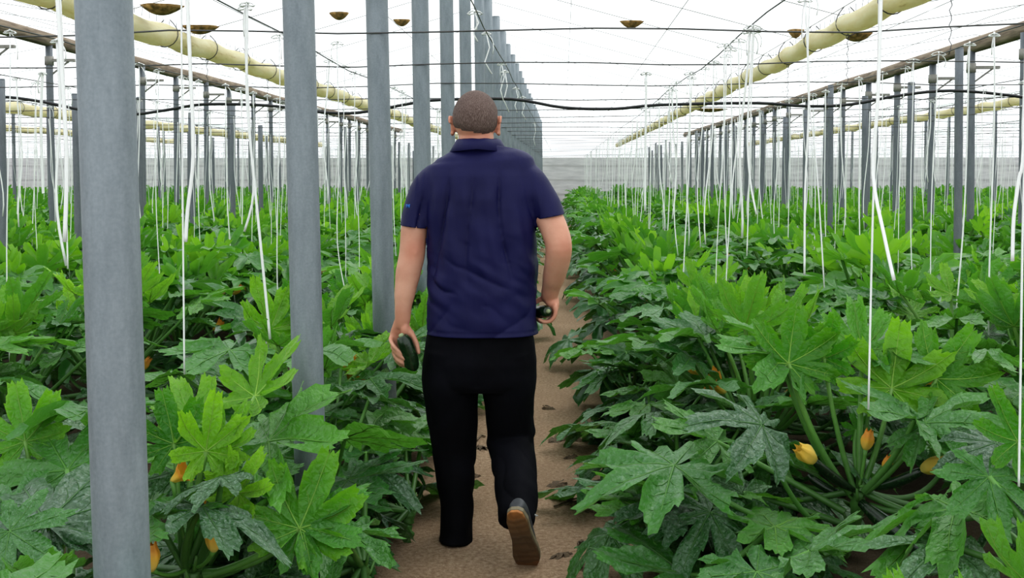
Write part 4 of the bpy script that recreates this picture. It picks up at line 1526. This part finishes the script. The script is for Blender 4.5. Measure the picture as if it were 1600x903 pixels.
def fold(p, s=1.0):
    """drapery: long soft folds falling from the shoulder blades, diagonals at the waist"""
    x, z = p.x - man.location.x, p.z
    if abs(x) > .235: return .004 * mnoise.noise(Vector((x * 14, p.y * 14, z * 7)))
    v = 0
    n1 = mnoise.noise(Vector((x * 4, p.y * 3, z * 2.2)))
    up = max(0, min(1, (z - .98) / .16)) * max(0, min(1, (1.45 - z) / .12))
    gate = .35 + .65 * max(0, min(1, .5 + 1.6 * mnoise.noise(Vector((x * 7, 3, z * 3.5)))))
    v += up * gate * .034 * crease(x * 27 + (z - 1.2) * x * 22 + 1.5 * n1 + .5)
    v += up * .011 * mnoise.noise(Vector((x * 26 + z * 4, p.y * 12, z * 3.0)))
    wa = math.exp(-((z - 1.01) / .13) ** 2)
    g3 = max(0, min(1, .45 + 1.9 * mnoise.noise(Vector((x * 9 + 4, 8, z * 8)))))
    v += wa * .019 * g3 * crease(z * 27 + x * 20 + 2.4 * n1 + 1.2 * mnoise.noise(Vector((x * 11, 2, z * 9)))) * (1 if x < .03 else .6)
    v += wa * .007 * mnoise.noise(Vector((x * 12, p.y * 12, z * 26 + x * 14)))
    lo = max(0, min(1, (.98 - z) / .1))
    v += lo * .011 * crease(x * 13 - z * 8 + 2.2 * mnoise.noise(Vector((x * 4, p.y * 4, z * 4))))
    v += .003 * mnoise.noise(p * 17)
    return v * s


torso = ring_loft([(748, 214, 4.185, 34, .060), (749, 228, 4.185, 38, .070), (750, 236, 4.185, 53, .080), (751, 246, 4.185, 72, .094), (752, 258, 4.185, 84, .107), (752, 285, 4.185, 90, .126), (753, 325, 4.185, 88, .140), (755, 362, 4.185, 85, .146),
                   (754, 410, 4.185, 85.5, .148), (752, 470, 4.185, 85.5, .150), (751, 512, 4.185, 88, .150), (751, 530, 4.185, 89.5, .150), (751, 556, 4.185, 90, .150)], power=2.35, sides=40)
slL = ring_loft([(712, 275, 4.185, 25, .085), (690, 278, 4.185, 26.5, .080), (670, 294, 4.185, 26.5, .074), (656, 326, 4.175, 24.5, .068), (649, 357, 4.165, 23, .066), (645, 385, 4.155, 22.5, .064)], ref=(.9, 0, .3))
slR = ring_loft([(790, 272, 4.185, 25, .085), (808, 273, 4.185, 26.5, .080), (828, 287, 4.18, 26.5, .074), (848, 315, 4.165, 24.5, .068), (860, 342, 4.145, 22.5, .066), (869, 370, 4.125, 22, .064)], ref=(.9, 0, -.3))
sh = remesh([torso, slL, slR], .0062, 7)
bm = bmesh.new(); bm.from_mesh(sh)
bm.normal_update()
for v in bm.verts:
    v.co += v.normal * (fold(v.co) + .002)
# cut the hem, sleeve ends and neck open
def cut(co, no, test):
    fs = [f for f in bm.faces if test(f.calc_center_median())]
    es = set(e for f in fs for e in f.edges); vs = set(v for f in fs for v in f.verts)
    bmesh.ops.bisect_plane(bm, geom=list(fs) + list(es) + list(vs), plane_co=co, plane_no=no, clear_outer=True)
hemc = at(751, 529, 4.03)
cut(hemc, Vector((.0, .0, -1)), lambda c: c.z < 1.0 and abs(c.x - hemc.x) < .3)
eL = at(650, 356, 4.1)
cut(eL, Vector((-.12, 0, -1)), lambda c: c.x < at(668, 350, 4.18).x and c.z > .8)
eR = at(859, 339, 4.1)
cut(eR, Vector((.20, 0, -1)), lambda c: c.x > at(841, 350, 4.14).x and c.z > .8)
nk = at(748, 224, 4.1)
cut(nk, Vector((0, .35, 1)), lambda c: c.z > 1.45)
# stitched hem: a slight ridge
for v in bm.verts:
    dz = v.co.z - hemc.z
    if 0.012 < dz < .018: v.co -= v.normal * .002
bm.to_mesh(sh); bm.free()
sh.polygons.foreach_set('use_smooth', [True] * len(sh.polygons))
sh.materials.append(M['polo']); sh.name = 'polo_shirt'
shirt = attach(link('polo_shirt', sh))
so = shirt.modifiers.new('thick', 'SOLIDIFY'); so.thickness = .0025; so.offset = -1
# collar: a folded band standing at the nape and falling to the front
cc = at(748, 231, 4.185)
rows_ = [(.080, .078, -.015), (.078, .076, .012), (.078, .076, .027), (.080, .079, .031), (.084, .083, .028), (.110, .108, -.008)]
nu = 48
V, Fc = [], []
for j, (rx, ry, z) in enumerate(rows_):
    for i in range(nu + 1):
        th = R(-90) + R(163) * (2 * i / nu - 1)
        fr = max(0, math.sin(th) + .1)
        zz = z - .055 * fr * fr + .002 * mnoise.noise(Vector((th * 3, j, 0)))
        pt = (0.012 if j == 5 else 0) * max(0, math.sin(th))
        V.append(cc + Vector((rx * math.cos(th), ry * math.sin(th) * (1.0 + .1 * fr), zz - pt + .010 * (1 if j > 4 else 0) * -abs(math.cos(th)))))
for j in range(len(rows_) - 1):
    for i in range(nu):
        Fc.append((j * (nu + 1) + i, j * (nu + 1) + i + 1, (j + 1) * (nu + 1) + i + 1, (j + 1) * (nu + 1) + i))
mb = MB(); mb.add(V, Fc)
col_o = mb.build('collar', M['polo']); col_o.parent = shirt
cm_ = col_o.modifiers.new('thick', 'SOLIDIFY'); cm_.thickness = .003
# small blue mark on the left sleeve
LGp = at(637, 322, 4.12)
for k, st in enumerate(([(-3.5, 3), (0, 1), (-3.5, -3), (-3.5, 3)], [(1, -3.5), (1.2, 3), (4.5, -3), (4.8, 3.5)])):
    P = [Vector((a * .0021, 0, b * .0021)) for a, b in st]
    mb = MB()
    n0 = (at(637, 322, 4.2) - at(655, 322, 4.18)).normalized()
    mb.add(*tube_geo([P_ for P_ in P], .0016, 5))
    lg = mb.build('sleeve_logo', M['logo'])
    # lay it on the cloth: drop along +y until it meets the sleeve
    ok, loc, nrm, fi = shirt.ray_cast(LGp + Vector((0, -.3, 0)), Vector((0, 1, 0)))
    base = loc if ok else LGp
    lg.location = base + Vector((0, -.002, 0))
    lg.rotation_euler = (0, 0, R(-38) if ok else 0)
    lg.parent = shirt

# ---- trousers
hip = ring_loft([(751, 505, 4.185, 80, .120), (750, 535, 4.185, 87, .132), (750, 562, 4.185, 90, .140), (750, 585, 4.185, 88, .132), (750, 600, 4.19, 80, .115)], power=2.4, sides=36)
tL = ring_loft([(706, 545, 4.185, 44, .125), (704, 590, 4.19, 45, .122), (707, 640, 4.205, 41.5, .108), (710, 700, 4.225, 35, .092), (711, 745, 4.21, 31, .086), (714, 790, 4.195, 26.5, .080), (713, 828, 4.18, 25.5, .088), (712, 847, 4.172, 26.5, .104)], sides=26)
tR = ring_loft([(793, 545, 4.185, 45, .125), (795, 590, 4.20, 44, .122), (795, 640, 4.235, 39, .108), (799, 688, 4.255, 36.5, .094), (804, 735, 4.14, 35, .088), (808, 775, 4.02, 33.5, .082), (807, 806, 3.935, 30, .074), (806, 818, 3.91, 28, .072)], sides=26)
tr = remesh([hip, tL, tR], .0062, 5)
bm = bmesh.new(); bm.from_mesh(tr); bm.normal_update()
for v in bm.verts:
    p = v.co
    low = max(0, min(1, (.55 - p.z) / .3))
    right = p.x > man.location.x
    xx = p.x - man.location.x
    k = .004 * mnoise.noise(p * 9) + .003 * mnoise.noise(Vector((p.x * 24, p.y * 24, p.z * 7)))
    n2 = mnoise.noise(Vector((p.x * 6, p.y * 6, p.z * 4)))
    g2 = max(0, min(1, .4 + 1.8 * mnoise.noise(Vector((p.x * 5, p.y * 5 + 7, p.z * 4.5)))))
    k += (.25 + low) * .0075 * g2 * crease(p.z * 26 + xx * 22 * (1 if right else -1) + 3.2 * n2)
    if right: k += .007 * math.exp(-((p.z - .385 - .25 * (p.x - man.location.x - .12)) / .022) ** 2)
    k += .004 * math.exp(-(((p.x - man.location.x) ) / .006) ** 2) * (-1 if p.y < 4.15 and p.z > .62 else 0)
    v.co += v.normal * k
bm.to_mesh(tr); bm.free()
tr.polygons.foreach_set('use_smooth', [True] * len(tr.polygons))
tr.materials.append(M['trouser']); tr.name = 'trousers'
trousers = attach(link('trousers', tr))


# ---- shoes
def shoe(heel, dirv, upv):
    y = Vector(dirv).normalized(); z = Vector(upv); z = (z - y * z.dot(y)).normalized(); x = y.cross(z)
    W = Matrix(((x.x, y.x, z.x, heel[0]), (x.y, y.y, z.y, heel[1]), (x.z, y.z, z.z, heel[2]), (0, 0, 0, 1)))
    L = .290
    # half widths along the sole (left, right) with an outside curve
    prof = [(0, .010, .010), (.012, .026, .026), (.05, .036, .036), (.10, .035, .036), (.14, .034, .039), (.18, .041, .046), (.215, .047, .048), (.25, .044, .041), (.275, .031, .027), (.288, .014, .010)]
    def slab(z0, z1, grow):
        V, Fc = [], []
        n = len(prof)
        for zz, g in ((z0, grow), (z1, grow)):
            for yy, a, b in prof: V.append((-(a + g), yy, zz + .012 * max(0, (yy - .20) / .09) ** 2))
            for yy, a, b in reversed(prof): V.append((b + g, yy, zz + .012 * max(0, (yy - .20) / .09) ** 2))
        m_ = 2 * n
        Fc.append(tuple(range(m_ - 1, -1, -1))); Fc.append(tuple(range(m_, 2 * m_)))
        for i in range(m_): Fc.append((i, (i + 1) % m_, m_ + (i + 1) % m_, m_ + i))
        return V, Fc
    root = None
    # upper: rings along the foot
    ups = [(.006, .050, .024, .085), (.03, .052, .033, .098), (.07, .054, .036, .105), (.105, .052, .036, .105), (.14, .046, .038, .088), (.18, .040, .042, .070), (.22, .034, .044, .055), (.255, .028, .038, .045), (.28, .022, .022, .034)]
    V, Fc = [], []
    nu = 20
    for yy, zc, hw, top in ups:
        for i in range(nu):
            th = 2 * PI * i / nu
            c, s_ = math.cos(th), math.sin(th)
            zz = .018 + (top - .018) * (.5 + .5 * s_)
            wv = hw * (math.copysign(abs(c) ** .8, c)) * (1 - .22 * max(0, s_) ** 2)
            V.append((wv, yy, zz))
    for j in range(len(ups) - 1):
        for i in range(nu): Fc.append((j * nu + i, j * nu + (i + 1) % nu, (j + 1) * nu + (i + 1) % nu, (j + 1) * nu + i))
    Fc.append(tuple(range(nu - 1, -1, -1))); Fc.append(tuple(range((len(ups) - 1) * nu, len(ups) * nu)))
    mb = MB(); mb.add(V, Fc)
    up = mb.build('shoe', M['shoe']); up.matrix_world = W
    attach(up)
    sub = up.modifiers.new('s', 'SUBSURF'); sub.levels = 1; sub.render_levels = 2
    mb = MB(); mb.add(*slab(0, .012, .002))
    s1 = mb.build('sole', M['sole'], up, smooth=False)
    # raised tread bars
    mb = MB(); mb.add(*slab(.012, .030, .0035))
    s2 = mb.build('midsole', M['midsole'], up, smooth=False)
    for o in (s1, s2):
        b = o.modifiers.new('b', 'BEVEL'); b.width = .003; b.segments = 2
    mb = MB()
    for k in range(4):
        yy = .125 + k * .02
        mb.add(*tube_geo([(-.028, yy, .082 - k * .008), (0, yy + .008, .100 - k * .010), (.028, yy + .002, .082 - k * .008)], .003, 6))
    for sg in (-1, 1):
        mb.add(*tube_geo([(0, .125, .104), (sg * .03, .13, .112), (sg * .05, .118, .100), (sg * .03, .108, .104), (0, .122, .104)], .0028, 6))
    mb.build('lace', M['lace'], up)
    return up


shoe(Vector((at(718, 862, 4.10).x, 4.112, .001)), (-.10, 1, 0), (0, 0, 1))
hl = at(803, 800, 3.79)
toe_v = Vector((.055, .13, -.27))
shoe(hl, toe_v, (.10, .92, .42))

# ---- the two zucchini he carries
def zucchini(pts, r, label):
    P = smooth_path(pts, 4)
    o0 = P[0].copy()
    n = len(P)
    mb = MB()
    rr_ = [r * (.62 + .38 * min(1, 5 * k / (n - 1))) * (1 if k < n - 4 else (.97, .9, .76, .5)[k - n + 4]) for k in range(n)]
    V, Fc = tube_geo([p - o0 for p in P], rr_, 24)
    mb.add(V, Fc)
    o = mb.build('zucchini', M['fruit'])
    o.location = o0
    d = (P[0] - P[1]).normalized()
    mb = MB()
    mb.add(*tube_geo([Vector((0, 0, 0)) - d * .002, d * .006, d * .010], [r * .40, r * .34, r * .22], 12))
    mb.build('stem_scar', M['fruit_tip'], o)
    return tag(o, label, 'zucchini', 'zucchini carried by the man')


zucchini(zt([(268, 480, -.022), (300, 545, -.018), (335, 640, -.012), (352, 730, -.006), (340, 770, -.004)], 5.64, 580, 440, 4.085), .0300, 'dark green zucchini held pointing down in the man\'s left hand')
zucchini(zt([(362, 556, -.045), (335, 560, -.02), (280, 566, .04), (240, 575, .09), (225, 580, .11)], 6.45, 800, 400, 4.20), .0245, 'dark green zucchini held level in the man\'s right fist')
